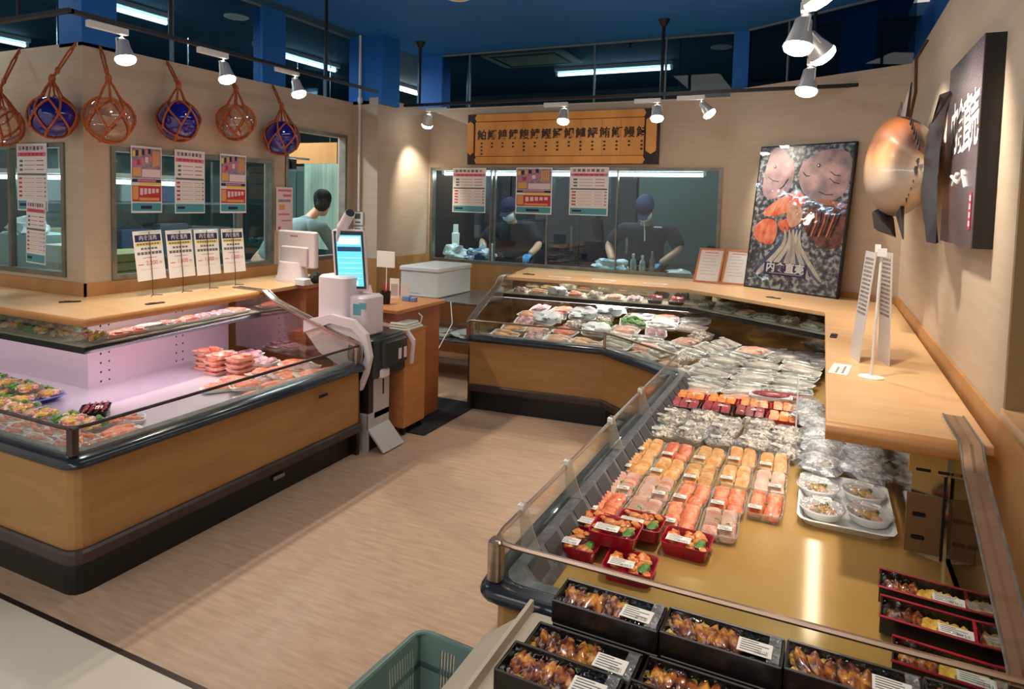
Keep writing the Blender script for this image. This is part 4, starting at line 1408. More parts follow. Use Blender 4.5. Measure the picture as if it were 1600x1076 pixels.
# ---- mounted tuna on the right wall
tuna = thing('mounted_fish', 'large mounted tuna model with orange brown back and dark crescent tail, right wall', 'fish model', (.335, 4.0, 1.83))
rings = []
prof = [(-1.0, .012, .02), (-.86, .03, .05), (-.62, .07, .13), (-.3, .115, .22), (0, .135, .265), (.35, .13, .25), (.65, .10, .19), (.85, .06, .11), (.95, .01, .02)]
for t, rx, rz_ in prof:
    rings.append([(.05 * max(0, -t) + rx * 1.12 * cos(2 * pi * k / 28), t * .92, -.09 * max(0, -t - .2) + rz_ * .98 * sin(2 * pi * k / 28)) for k in range(28)])
tm = mat('tuna_skin', (206, 192, 176), .4, (168, 146, 124), (3, 1, 6), coat=.1)
nt = tm.node_tree
g = nt.nodes.new('ShaderNodeTexCoord')
sx = nt.nodes.new('ShaderNodeSeparateXYZ')
nz = nt.nodes.new('ShaderNodeTexNoise')
nz.inputs['Scale'].default_value = 5
ad = nt.nodes.new('ShaderNodeMath')
ad.operation = 'MULTIPLY_ADD'
ad.inputs[1].default_value = .12
cr = nt.nodes.new('ShaderNodeValToRGB')
els = cr.color_ramp.elements
els[0].position, els[0].color = .18, srgb((190, 168, 146))
els[1].position, els[1].color = .80, srgb((92, 52, 24))
for pz, c in ((.42, (206, 188, 168)), (.60, (176, 134, 94)), (.70, (150, 96, 54))):
    e = els.new(pz)
    e.color = srgb(c)
mr = nt.nodes.new('ShaderNodeMapRange')
mr.inputs['From Min'].default_value = -.28
mr.inputs['From Max'].default_value = .28
nt.links.new(g.outputs['Object'], sx.inputs[0])
nt.links.new(g.outputs['Object'], nz.inputs['Vector'])
nt.links.new(nz.outputs['Fac'], ad.inputs[0])
nt.links.new(sx.outputs['Z'], ad.inputs[2])
nt.links.new(ad.outputs[0], mr.inputs['Value'])
nt.links.new(mr.outputs[0], cr.inputs['Fac'])
nt.links.new(cr.outputs['Color'], nt.nodes['Principled BSDF'].inputs['Base Color'])
MB().rings(rings, 0, None, True, True).build('fish_body', tm, tuna, True)
m_tail = mat('tail_dark', (52, 44, 46), .45, (34, 28, 30), (10, 40, 40))
tl = MB()
cres = [(-.86, .0), (-.98, .07), (-1.07, .16), (-1.12, .27), (-1.035, .22), (-.96, .09), (-.93, 0), (-.96, -.09), (-1.035, -.22), (-1.12, -.29), (-1.07, -.16), (-.98, -.07)]
# tail as a thick crescent made of quads
outer = [(-1.17, .20), (-1.07, .09), (-1.02, -.0), (-1.0, -.08), (-1.02, -.17), (-1.05, -.25), (-1.06, -.35)]
inner = [(-1.14, .18), (-.90, .12), (-.74, .03), (-.68, -.07), (-.72, -.18), (-.86, -.27), (-1.04, -.34)]
vs = []
for (a, b_), (c_, d_) in zip(outer, inner):
    vs += [(.05, a, b_), (.02, (a + c_) / 2, (b_ + d_) / 2), (.03, c_, d_), (.06, (a + c_) / 2, (b_ + d_) / 2)]
fs = []
for i in range(6):
    for k in range(4):
        a, b_ = i * 4 + k, i * 4 + (k + 1) % 4
        fs.append((a, b_, b_ + 4, a + 4))
tl.add(vs, fs)
tl.build('tail_fin', m_tail, tuna, True)
fn = MB()
fn.add([(-.02, .25, -.19), (-.10, .12, -.24), (-.10, -.10, -.32), (-.02, -.14, -.35), (-.02, .05, -.25), (-.01, .25, -.21), (-.07, .10, -.26), (-.08, -.10, -.335), (-.0, -.13, -.365), (0, .05, -.27)],
       [(0, 1, 4), (1, 2, 3, 4), (5, 9, 6), (6, 9, 8, 7), (0, 5, 6, 1), (1, 6, 7, 2), (2, 7, 8, 3), (3, 8, 9, 4), (4, 9, 5, 0)])
fn.build('pectoral_fin', m_tail, tuna)
fn = MB()
for (y0, z0), (y1, z1), (y2, z2) in (((-.05, .25), (-.32, .215), (-.42, .36)), ((-.12, -.25), (-.34, -.205), (-.46, -.36)), ((.3, .245), (-.02, .262), (.0, .33))):
    fn.add([(-.008, y0, z0), (-.008, y1, z1), (-.003, y2, z2), (.008, y0, z0), (.008, y1, z1), (.003, y2, z2)], [(0, 1, 2), (3, 5, 4), (0, 2, 5, 3), (1, 4, 5, 2), (0, 3, 4, 1)])
for k in range(6):
    y = -.45 - .07 * k
    zz = .165 - .028 * k
    for s in (1, -1):
        fn.add([(-.004, y, s * zz), (-.004, y - .05, s * (zz - .01)), (0, y - .06, s * (zz + .035)), (.004, y, s * zz), (.004, y - .05, s * (zz - .01))], [(0, 1, 2), (3, 2, 4), (0, 2, 3), (1, 4, 2)])
fn.build('back_fins', m_tail, tuna)
MB().ell((-.098, .66, .03), (.018, .03, .03), 12, 8).build('eye', mat('eye_black', (14, 14, 16), .1, coat=1), tuna, True)
hr = MB()
hr.tube([(.06, .25, .24), (.085, .26, .42), (.08, .28, .60), (.13, .29, .70)], .008, 6)
hr.build('hanging_rope', mat('brown_rope', (92, 60, 36), .9), tuna, True)
br = MB()
br.box(.06, .165, -.02, .02, -.03, .03).box(.06, .165, .36, .40, -.03, .03)
br.build('wall_bracket', m_dsteel, tuna)

# ---- big leaning seafood poster
pu = Vector((1.27, -.75, 0)).normalized()
pn = Vector((-.75, -1.27, 0)).normalized()          # towards the room
pb = Vector((-.50, 5.86, ZT)) + pn * .17 + Vector((0.02, 0, 0))
up = (Vector((0, 0, 1.13)) - pn * .15).normalized()
FP = frame(pb, pu, up)
PW, PH = .79, 1.15
po = thing('seafood_poster', 'tall black edged seafood poster leaning on the wall behind the rear worktop', 'poster', (0, 0, 0))
MB().box(0, PW, 0, PH, -.028, 0, 0, FP).build('backing_board', m_black, po)
m_ice = mat('ice_print', (186, 190, 190), .3, (60, 64, 70), (30, 30, 30), detail=8, ramp=(.38, .62), c3=(104, 106, 112))
m_ice2 = mat('gravel_print', (150, 120, 110), .3, (60, 40, 40), (40, 40, 40), detail=8, ramp=(.4, .6))
MB().box(.012, PW - .012, .012, PH - .012, 0, .001, 0, FP).build('printed_ground', m_ice, po)


def blob(pts, mi_mat, nm, lv=1.0, sm=True):
    k = len(pts)
    out = []
    for i in range(k):
        p0, p1, p2, p3 = [Vector(pts[(i + j - 1) % k]) for j in range(4)]
        for t in (0, .25, .5, .75):
            q = .5 * ((2 * p1) + (-p0 + p2) * t + (2 * p0 - 5 * p1 + 4 * p2 - p3) * t * t + (-p0 + 3 * p1 - 3 * p2 + p3) * t ** 3)
            out.append((min(PW - .012, max(.012, q.x)), min(PH - .012, max(.012, q.y))))
    MB().prism(out, .001, .001 + .0012 * lv, 0, FP).build(nm, mi_mat, po)


m_pf1 = mat('print_fish_pink', (216, 176, 172), .3, (150, 130, 132), (9, 9, 9), detail=5)
m_pf2 = mat('print_fish_silver', (226, 216, 198), .3, (186, 180, 172), (8, 30, 8), detail=5)
m_pf3 = mat('print_fish_blue', (60, 72, 106), .3, (100, 112, 140), (10, 30, 10), detail=4)
m_por = mat('print_salmon', (236, 96, 58), .3, (248, 168, 132), (12, 40, 12), detail=3)
m_pcr = mat('print_crab_brown', (150, 92, 74), .3, (70, 50, 48), (30, 30, 30), detail=6)
m_pbs = mat('print_basket', (196, 122, 76), .4, (150, 90, 56), (60, 60, 60))
blob([(.38, .98), (.50, 1.08), (.66, 1.10), (.77, 1.02), (.75, .78), (.60, .70), (.46, .74), (.38, .85)], m_pf1, 'printed_bream')
blob([(.10, 1.10), (.20, 1.12), (.32, .98), (.30, .80), (.16, .72), (.06, .80)], m_pf1, 'printed_fish_head')
blob([(.42, .62), (.60, .68), (.77, .66), (.77, .40), (.62, .36), (.48, .48)], m_pcr, 'printed_crab')
blob([(.56, .70), (.77, .66), (.77, .69), (.58, .73)], m_pbs, 'printed_basket_rim', 2)
blob([(.10, .62), (.22, .72), (.36, .78), (.44, .74), (.42, .66), (.26, .60), (.14, .58)], m_por, 'printed_salmon_fillet', 2)
blob([(.04, .50), (.12, .56), (.22, .54), (.24, .44), (.20, .36), (.08, .38), (.03, .44)], m_por, 'printed_salmon_cut', 2)
blob([(.24, .54), (.34, .56), (.38, .50), (.30, .46)], m_por, 'printed_salmon_slice', 2)
blob([(.32, .66), (.42, .66), (.44, .56), (.36, .50), (.31, .58)], m_whitef, 'printed_radish', 3)
for i, (xa, xb) in enumerate(((.12, .30), (.20, .34), (.33, .37), (.42, .38), (.53, .41), (.62, .44))):
    blob([(xa - .045, .14), (xa + .03, .13), (xb + .03, .36), (xb + .005, .51), (xb - .035, .38)], m_pf3, 'printed_mackerel', 2)
    blob([(xa - .012, .14), (xa + .03, .13), (xb + .028, .36), (xb + .004, .49), (xb - .008, .36)], m_pf2, 'printed_belly', 3)
m_pdk = mat('print_dark', (52, 44, 48), .4)
dt = MB()
for (cx, cy, r_) in ((.52, .98, .014), (.15, .98, .012), (.385, .655, .010)):
    dt.lathe([(r_, 0), (r_, .001), (.0001, .001)], 12, 0, FP @ RT((cx, cy, .0045)))
    dt.lathe([(r_ * .5, 0), (r_ * .5, .001), (.0001, .001)], 10, 1, FP @ RT((cx, cy, .0056)))
for a, b_, c_, d_ in ((.40, .93, .46, .90), (.62, .93, .70, .90), (.62, .88, .70, .84), (.55, .78, .66, .76), (.10, .90, .20, .86), (.22, .80, .28, .88)):
    dt.tube([FP @ Vector((a, b_, .0035)), FP @ Vector(((a + c_) / 2, (b_ + d_) / 2 - .012, .0035)), FP @ Vector((c_, d_, .0035))], .003, 5)
for i in range(7):
    dt.tube([FP @ Vector((.50 + .03 * i, .44, .003)), FP @ Vector((.53 + .03 * i, .54, .005)), FP @ Vector((.52 + .036 * i, .62, .003))], .005, 5, 2 if i % 2 else 0)
for i in range(5):
    dt.tube([FP @ Vector((.14 + .05 * i, .60 + .03 * i, .004)), FP @ Vector((.17 + .05 * i, .66 + .025 * i, .004))], .0025, 5, 1)
dt.build('printed_details', [m_pdk, m_paper, m_por], po)
MB().box(.17, .53, .12, .22, .001, .007, 0, FP).build('name_plate', m_print_navy, po)
tx = MB()
text_mesh(tx, '内食直売', .082, FP @ RT((.35, .177, .0078)), 0, bold=.03)
tx.box(.22, .50, .136, .139, .007, .008, 0, FP)
tx.build('lettering', m_paper, po)
MB().box(.003, PW - .003, .003, PH - .003, .009, .0105, 0, FP).build('clear_cover', glassmat('poster_cover', (252, 252, 252), .05, .04, .15, 6), po)

# ---- pair of framed certificates
for i, nm in enumerate(('left', 'right')):
    o = Vector((-.985 + .225 * i, 5.80 - .01 * i, ZT))
    F = frame(o, (1, -.10, 0), (.12, .30, 1))
    ct = thing('framed_certificate', 'thin orange wood framed white certificate leaning beside the big poster, %s one' % nm, 'certificate', (0, 0, 0), 0, 'framed certificates')
    b = MB()
    b.box(0, .215, 0, .014, -.006, .006, 0, F).box(0, .215, .286, .30, -.006, .006, 0, F).box(0, .014, .014, .286, -.006, .006, 0, F).box(.201, .215, .014, .286, -.006, .006, 0, F)
    b.build('frame', mat('orange_frame', (214, 130, 78), .4), ct)
    sheet(None, F @ RT((.014, .014, -.004)), .187, .272, 'form', 'certificate_sheet', parent=ct, seed=20 + i)

# ---- acrylic stand and pole stand on the right worktop
st = thing('acrylic_sign_holder', 'leaning acrylic holder with dark printed sheets on the right worktop', 'sign holder', (.155, 3.22, ZT))
for k, (F, nm) in enumerate(((frame((-.02, .06, .0), (.24, -.97, 0), (.09, .02, 1)), 'front_sheet'), (frame((.09, .05, .0), (.24, -.97, 0), (-.02, .05, 1)), 'rear_sheet'))):
    b = MB()
    b.box(0, .13, 0, .47, 0, .004, 0, F)
    for i in range(14):
        b.box(.012, .118, .20 + .018 * i, .20 + .018 * i + .010, .004, .0046, 1, F)
    b.build(nm, [mat('acrylic_paper', (214, 206, 200), .3), mat('photo_print_grey', (104, 96, 98), .4, (170, 160, 158), (60, 60, 60)), m_print_pink], st)
ps = thing('pole_sign_stand', 'white round based pole stand with clip on the right worktop', 'sign stand', (.195, 2.90, ZT))
MB().lathe([(.045, 0), (.045, .004), (.012, .009), (.0001, .01)], 24).build('base', m_white, ps, True)
MB().tube([(0, 0, .008), (.012, 0, .48)], .0055, 8).build('pole', m_white, ps, True)
MB().box(-.004, .028, -.012, .012, .47, .50).box(-.012, .008, -.004, .004, .485, .515).build('clip', m_white, ps)

# ---- thin price pole standing in the right case, tag holders along its glass
pp = thing('price_pole', 'thin white pole standing among the packs of the right case', 'sign stand', (-.07, 3.30, ZD + .001))
MB().tube([(0, 0, .0), (0, 0, .34)], .0035, 8).build('pole', m_white, pp, True)
MB().box(-.03, .03, -.02, .02, 0, .003).build('base', m_white, pp)
for i, y in enumerate((1.76, 2.14, 2.66, 3.16)):
    t = thing('plastic_tag_holder', 'translucent plastic divider clipped on the aisle glass, %s from the near corner' % ORD[i], 'tag holder', (-.764, y, .585), 0, 'plastic dividers clipped on the aisle glass')
    MB().prism([(0, 0), (.06, 0), (.035, .06), (.012, .135), (-.004, .135), (-.008, .10)], -.002, .002, 0, Matrix(((1, 0, 0, 0), (0, 0, 1, 0), (0, 1, 0, 0), (0, 0, 0, 1)))).build('fin', glassmat('frosted_tag', (244, 240, 236), .04, .3, 0, 1, .2, (236, 226, 216)), t)
    MB().box(-.012, .006, -.01, .01, .10, .125).build('clip', m_white, t)

# ---- white conduit and thermostats on the return wall
tag(MB().tube([(-3.975, 5.098, 1.47), (-3.975, 5.098, 2.5), (-3.975, 5.098, 3.1)], .012, 10).box(-3.99, -3.96, 5.086, 5.12, 2.48, 2.53).build('wall_conduit', m_white, None, True), 'white vertical cable conduit running up the wall beside the pass-through', 'conduit')
for z, s in ((1.34, 'upper'), (1.20, 'lower')):
    th = thing('wall_controller', 'small white wall controller with grey display, %s of the two under the conduit' % s, 'controller', (-3.985, 5.12, z), 0, 'wall controllers')
    MB().rbox(-.055, .055, -.02, 0, 0, .125, .006).build('housing', m_white, th)
    MB().box(-.035, .03, -.0215, -.02, .06, .11).build('display', mat('lcd_grey', (74, 84, 76), .3), th)
    MB().box(-.03, .03, -.0215, -.02, .02, .035).build('buttons', m_vent, th)


# ================================================================= lamps on tracks
m_lens = mat('spot_lens', (255, 250, 240), .3, emit=14.0)
m_lamp = glassmat('lamp_shade_glass', (236, 238, 240), .3, .1, 0, 1, .35, (220, 220, 220))


def spot(label, x, y, z, tx_, ty_, along=0.0, power=28, tz=.6, cone=80, color=(1.0, .87, .72), big=1.0):
    """track lamp: adapter on the rail, yoke, ribbed shade with glowing face aimed at (tx_, ty_, tz)"""
    root = thing('track_spotlight', label, 'spotlight', (x, y, z), 0, 'spotlights on the ceiling tracks')
    A = RT((0, 0, 0), along)
    MB().rbox(-.02, .20, -.017, .017, -.035, 0, .004, 0, A).build('adapter', m_white, root)
    d = Vector((tx_ - x, ty_ - y, tz - z + .12)).normalized()
    q = d.to_track_quat('-Z', 'Y').to_matrix().to_4x4()
    off = A @ Vector((.17, 0, -.06))
    Mh = Matrix.Translation(off) @ q @ Matrix.Scale(big, 4)
    yk = MB()
    yk.tube([A @ Vector((.17, 0, -.033)), A @ Vector((.17, 0, -.055)), off + Vector((0, 0, -.02))], .006, 8)
    yk.tube([Mh @ Vector((-.04, 0, -.06)), Mh @ Vector((-.035, 0, .0)), Mh @ Vector((0, 0, .012)), Mh @ Vector((.035, 0, 0)), Mh @ Vector((.04, 0, -.06))], .004, 6)
    yk.build('yoke', m_white, root, True)
    sh = MB()
    sh.lathe([(.018, .0), (.03, -.012), (.036, -.05), (.05, -.10), (.052, -.112), (.047, -.112), (.044, -.10)], 20, 0, Mh, cap=False)
    sh.build('lamp_shade', mat('lamp_silver', (214, 214, 214), .3, metal=.4), root, True)
    MB().lathe([(.051, -.104), (.053, -.112), (.046, -.128), (.03, -.137), (.0001, -.14)], 20, 0, Mh).build('lamp_face', m_lens, root, True)
    l = bpy.data.lights.new('spot_beam', 'SPOT')
    l.energy = power
    l.color = color
    l.spot_size = R(cone)
    l.spot_blend = .8
    l.shadow_soft_size = .04
    lo = bpy.data.objects.new('spot_beam', l)
    COL.objects.link(lo)
    lo.parent = root
    lo.matrix_parent_inverse = Matrix.Identity(4)
    lo.matrix_basis = Mh @ Matrix.Translation((0, 0, -.155))
    return root


P_ = 50
spot('track spotlight in the left row, nearest the wall corner', -3.52, 2.28, 2.49, -3.1, 2.3, pi / 2, P_, cone=95)
spot('track spotlight in the left row, the middle one', -3.52, 2.96, 2.50, -3.0, 3.0, pi / 2, P_, cone=95)
spot('track spotlight in the left row, nearest the pass-through', -3.54, 3.62, 2.51, -3.0, 3.7, pi / 2, P_, cone=95)
spot('track spotlight of the rear row, tilted, left of the name board', -3.30, 5.5, 2.47, -3.75, 5.9, pi, P_ * .7, tz=1.2)
spot('track spotlight of the rear row over the name board', -2.26, 5.5, 2.47, -2.2, 5.0, 0, P_)
spot('track spotlight of the rear row, right of the name board', -1.45, 5.5, 2.47, -1.3, 5.0, 0, P_)
spot('track spotlight of the rear row, farthest right, tilted toward the poster', -1.10, 5.5, 2.48, -.2, 5.5, 0, P_ * 1.2, tz=1.2)
for i, (y, tx2, ty2, tz2, pw) in enumerate(((2.45, -.5, 2.2, .5, 1), (2.72, .5, 3.0, 1.5, 1.1), (3.42, -.4, 3.2, .5, 1), (3.72, .5, 4.1, 1.6, 1.3), (4.62, -.3, 4.4, .5, 1))):
    spot('track spotlight over the right case, %s from the front' % ORD[i], -.12, y, 2.50, tx2, ty2, -pi / 2, P_ * pw, tz=tz2, big=1.2)
tr = thing('lighting_track', 'black lighting track hung in front of the rear wall on two rods', 'lighting track', (0, 0, 0), 0, 'black lighting tracks')
m_trk = mat('track_black', (22, 20, 24), .4)
MB().box(-3.75, .45, 5.482, 5.518, 2.49, 2.515).build('rail', m_trk, tr)
for x in (-2.6 - .98, -1.25):
    b = MB().tube([(x, 5.5, 2.51), (x, 5.5, 3.1)], .014, 8)
    b.lathe([(.05, 3.06), (.035, 3.03), (.014, 3.0)], 16, 0, RT((x, 5.5, .04)))
    b.build('hanging_rod', m_trk, tr, True)
tr = thing('lighting_track', 'black lighting track hung along the left wall above the floats', 'lighting track', (0, 0, 0), 0, 'black lighting tracks')
MB().box(-3.538, -3.502, 2.17, 4.75, 2.50, 2.52).box(-6.5, -3.502, 2.15, 2.185, 2.50, 2.52).build('rail', m_trk, tr)
for x, y in ((-3.52, 2.75), (-3.52, 4.1), (-3.95, 2.17)):
    MB().tube([(x, y, 2.52), (x, y, 3.1)], .012, 8).build('hanging_rod', m_trk, tr, True)
tr = thing('lighting_track', 'black lighting track running above the right case', 'lighting track', (0, 0, 0), 0, 'black lighting tracks')
MB().box(-.138, -.102, 1.6, 5.3, 2.50, 2.52).build('rail', m_trk, tr)
for y in (2.0, 5.2):
    MB().tube([(-.12, y, 2.52), (-.12, y, 3.1)], .012, 8).build('hanging_rod', m_trk, tr, True)


# ceiling tubes and fittings
def tube_lamp(label, p0, p1, group='kitchen fluorescent tubes', rods=False):
    p0, p1 = Vector(p0), Vector(p1)
    root = thing('fluorescent_lamp', label, 'fluorescent lamp', tuple((p0 + p1) / 2), math.atan2(p1.y - p0.y, p1.x - p0.x), group)
    L = (p1 - p0).length / 2
    MB().box(-L, L, -.05, .05, .03, .07).box(-L, -L + .03, -.015, .015, -.01, .03).box(L - .03, L, -.015, .015, -.01, .03).build('fitting', m_white, root)
    MB().tube([(-L + .03, 0, 0), (L - .03, 0, 0)], .018, 10).build('tube', m_led, root, True)
    if rods:
        for s in (-1, 1):
            MB().tube([(s * L * .8, 0, .06), (s * L * .8, 0, CH - root.location.z)], .006, 6).build('hanging_rod', m_steel, root, True)


for i, (a, b) in enumerate(((2.78, 3.98), (4.93, 6.13), (7.0, 8.0))):
    tube_lamp('kitchen ceiling fluorescent tube, %s along the left row' % ORD[i], (-5.11, a, CH - .07), (-5.11, b, CH - .07))
tube_lamp('kitchen ceiling fluorescent tube at the far left', (-7.3, 2.9, CH - .07), (-7.3, 4.09, CH - .07))
tube_lamp('kitchen ceiling fluorescent tube in front of the cassette', (-2.81, 7.1, CH - .07), (-1.5, 7.1, CH - .07))
tube_lamp('long light bar inside the rear kitchen window, just under its top', (-3.75, 6.24, 1.875), (-.98, 6.24, 1.885), rods=True)
tube_lamp('light bar glimpsed behind the left window', (-5.2, 3.2, 1.66), (-5.2, 4.35, 1.70), rods=True)
tube_lamp('light bar glimpsed behind the far left window', (-6.9, 3.4, 1.70), (-5.55, 3.4, 1.71), rods=True)
ac = thing('ceiling_cassette', 'square air conditioning cassette on the kitchen ceiling', 'air conditioner', (-2.83, 6.46, CH))
MB().rbox(-.45, .45, -.32, .32, -.03, 0, .04).build('panel', mat('ac_beige', (180, 178, 160), .5), ac)
MB().rbox(-.3, .3, -.2, .2, -.036, -.03, .03).build('intake_grille', mat('ac_inner', (160, 156, 136), .5), ac)
MB().box(-.36, .36, -.262, -.235, -.034, -.03).box(-.36, .36, .235, .262, -.034, -.03).box(-.36, -.33, -.2, .2, -.034, -.03).box(.33, .36, -.2, .2, -.034, -.03).build('outlet_slots', m_black, ac)
for x, y, s in ((-2.53, 4.38, 'on the blue ceiling above the aisle'), (-4.57, 4.2, 'on the ceiling behind the left screen'), (-.95, 6.6, 'on the kitchen ceiling behind the right of the screen')):
    dl = thing('ceiling_speaker', 'round white ceiling fitting ' + s, 'ceiling fitting', (x, y, CH), 0)
    MB().lathe([(.10, 0), (.10, -.008), (.085, -.014), (.08, -.008)], 28, 0, cap=False).build('ring', m_white, dl, True)
    MB().lathe([(.082, -.007), (.0001, -.009)], 28, 0).build('grille', mat('grille_cream', (226, 200, 176), .6), dl, True)
sp = thing('sprinkler', 'small sprinkler head on the kitchen ceiling', 'sprinkler', (-1.72, 6.21, CH))
MB().lathe([(.03, 0), (.03, -.01), (.008, -.02), (.008, -.04), (.02, -.045), (.0001, -.05)], 12).build('head', m_steel, sp, True)
# ================================================================= kitchen people and things
def skin(name, nodes, edges, m, parent=None, sub=2, root=0):
    me = bpy.data.meshes.new(name)
    me.from_pydata([n[0] for n in nodes], edges, [])
    me.materials.append(m)
    o = bpy.data.objects.new(name, me)
    COL.objects.link(o)
    sm = o.modifiers.new('skin', 'SKIN')
    sm.use_smooth_shade = True
    if not me.skin_vertices:
        bpy.context.view_layer.objects.active = o
        bpy.ops.mesh.customdata_skin_add()
    for i, n in enumerate(nodes):
        r = n[1]
        me.skin_vertices[0].data[i].radius = r if isinstance(r, tuple) else (r, r)
        me.skin_vertices[0].data[i].use_root = (i == root)
    ss = o.modifiers.new('sub', 'SUBSURF')
    ss.levels = sub
    ss.render_levels = sub
    if parent:
        o.parent = parent
    return o


def hand(mb, wrist, d, palm_n, size=.18, curl=.5, side=1):
    """five-fingered hand from the wrist along d; palm_n = palm normal"""
    d, n = Vector(d).normalized(), Vector(palm_n).normalized()
    n = (n - d * n.dot(d)).normalized()
    s = d.cross(n) * side
    w = Vector(wrist)
    pm = Matrix.Identity(3)
    for i in range(3):
        pm[i][0], pm[i][1], pm[i][2] = s[i], d[i], n[i]
    mb.ell(w + d * size * .28, (size * .22, size * .30, size * .09), 12, 8, rot=pm)
    for i, (off, ln) in enumerate(((-.15, .36), (-.05, .42), (.05, .40), (.145, .32))):
        p = w + d * size * .48 + s * size * off * 1.1
        a, pts = 0.0, [p - d * size * .1, p]
        for k in range(3):
            a += curl * (.5 + .25 * k)
            p = p + (d * cos(a) + n * sin(a)) * size * ln / 2.6
            pts.append(p)
        mb.tube(pts, [size * .052, size * .05, size * .047, size * .043, size * .03], 8)
    p = w + d * size * .12 - s * size * .16
    mb.tube([p, p - s * size * .12 + d * size * .12, p - s * size * .14 + d * size * .26 + n * size * .07, p - s * size * .08 + d * size * .36 + n * size * .13], [size * .07, size * .06, size * .052, size * .034], 8)


m_skin = mat('skin_tone', (206, 154, 126), .5)
m_navy = mat('navy_cloth', (26, 26, 48), .85, (20, 20, 38), (8, 8, 8))
m_capn = mat('navy_cap_cloth', (30, 34, 74), .8)
m_mask = mat('mask_white', (226, 230, 234), .7)
m_gb = mat('glove_blue', (60, 140, 200), .4)
m_trous = mat('dark_trousers', (24, 26, 34), .85)


def head(root, c, look, capm, mask=True, hairm=None, size=1.0):
    """head with face features, cap and mask; look = facing direction (may tilt down)"""
    f = Vector(look).normalized()
    s = f.cross(Vector((0, 0, 1))).normalized()
    u = s.cross(f)
    Q = Matrix.Identity(4)
    for i in range(3):
        Q[i][0], Q[i][1], Q[i][2], Q[i][3] = s[i], f[i], u[i], c[i]
    b = MB()
    rings = []
    for z, rx, ry, oy in ((-.115, .03, .035, .03), (-.10, .045, .055, .025), (-.06, .062, .075, .012), (0, .073, .092, 0), (.05, .075, .096, -.004), (.09, .062, .08, -.006), (.118, .03, .04, -.006)):
        rings.append([(rx * cos(2 * pi * k / 20), oy + ry * sin(2 * pi * k / 20), z) for k in range(20)])
    b.rings(rings, 0, Q, True, True)
    b.ell((0, .10, -.02), (.012, .018, .022), 8, 6, 0, Q)
    for sx_ in (-1, 1):
        b.ell((.075 * sx_, -.002, -.01), (.01, .02, .03), 8, 6, 0, Q)
    b.ell((0, .088, -.062), (.024, .008, .006), 8, 5, 1, Q)
    for sx_ in (-1, 1):
        b.ell((.03 * sx_, .083, .012), (.013, .008, .006), 8, 6, 2, Q)
        b.box(.018 * sx_ - .012, .018 * sx_ + .012, .086, .092, .03, .035, 2, Q @ RT((.013 * sx_, -.002, 0)))
    b.build('head', [m_skin, mat('lips', (170, 96, 88), .5), mat('eye_dark', (30, 24, 22), .3)], root, True)
    if hairm:
        h = MB()
        h.ell((0, -.012, .018), (.083, .098, .098), 18, 12, 0, Q, nz=.08)
        h.ell((0, -.06, -.03), (.07, .05, .07), 14, 10, 0, Q, nz=.1)
        h.build('hair', hairm, root, True)
    if capm:
        h = MB()
        rr = []
        for z, k in ((.015, 1.0), (.06, 1.06), (.10, .98), (.13, .7), (.145, .25)):
            rr.append([(.086 * k * cos(2 * pi * j / 20), -.006 + .106 * k * sin(2 * pi * j / 20), z) for j in range(20)])
        h.rings(rr, 0, Q, True, True)
        h.add([Q @ Vector(p) for p in ((-.06, .085, .02), (-.045, .15, .008), (0, .165, .006), (.045, .15, .008), (.06, .085, .02), (-.06, .085, .03), (-.045, .15, .016), (0, .165, .014), (.045, .15, .016), (.06, .085, .03))],
              [(0, 1, 2, 3, 4), (9, 8, 7, 6, 5), (0, 5, 6, 1), (1, 6, 7, 2), (2, 7, 8, 3), (3, 8, 9, 4), (4, 9, 5, 0)])
        h.build('cap', capm, root, True)
    if mask:
        h = MB()
        rr = []
        for z, k, o in ((-.10, .7, .02), (-.075, .95, .03), (-.04, 1.06, .034), (-.005, 1.05, .022)):
            rr.append([(.068 * k * cos(a), .012 + o * .6 + .082 * k * sin(a), z) for a in [R(10 + 160 * j / 12) for j in range(13)]])
        h.rings(rr, 0, Q, closed=False)
        for sx_ in (-1, 1):
            h.tube([Q @ Vector((.064 * sx_, .03, -.02)), Q @ Vector((.078 * sx_, -.005, 0.0))], .002, 5)
        mo = h.build('face_mask', m_mask, root, True)
        sd = mo.modifiers.new('thick', 'SOLIDIFY')
        sd.thickness = .003
    return Q


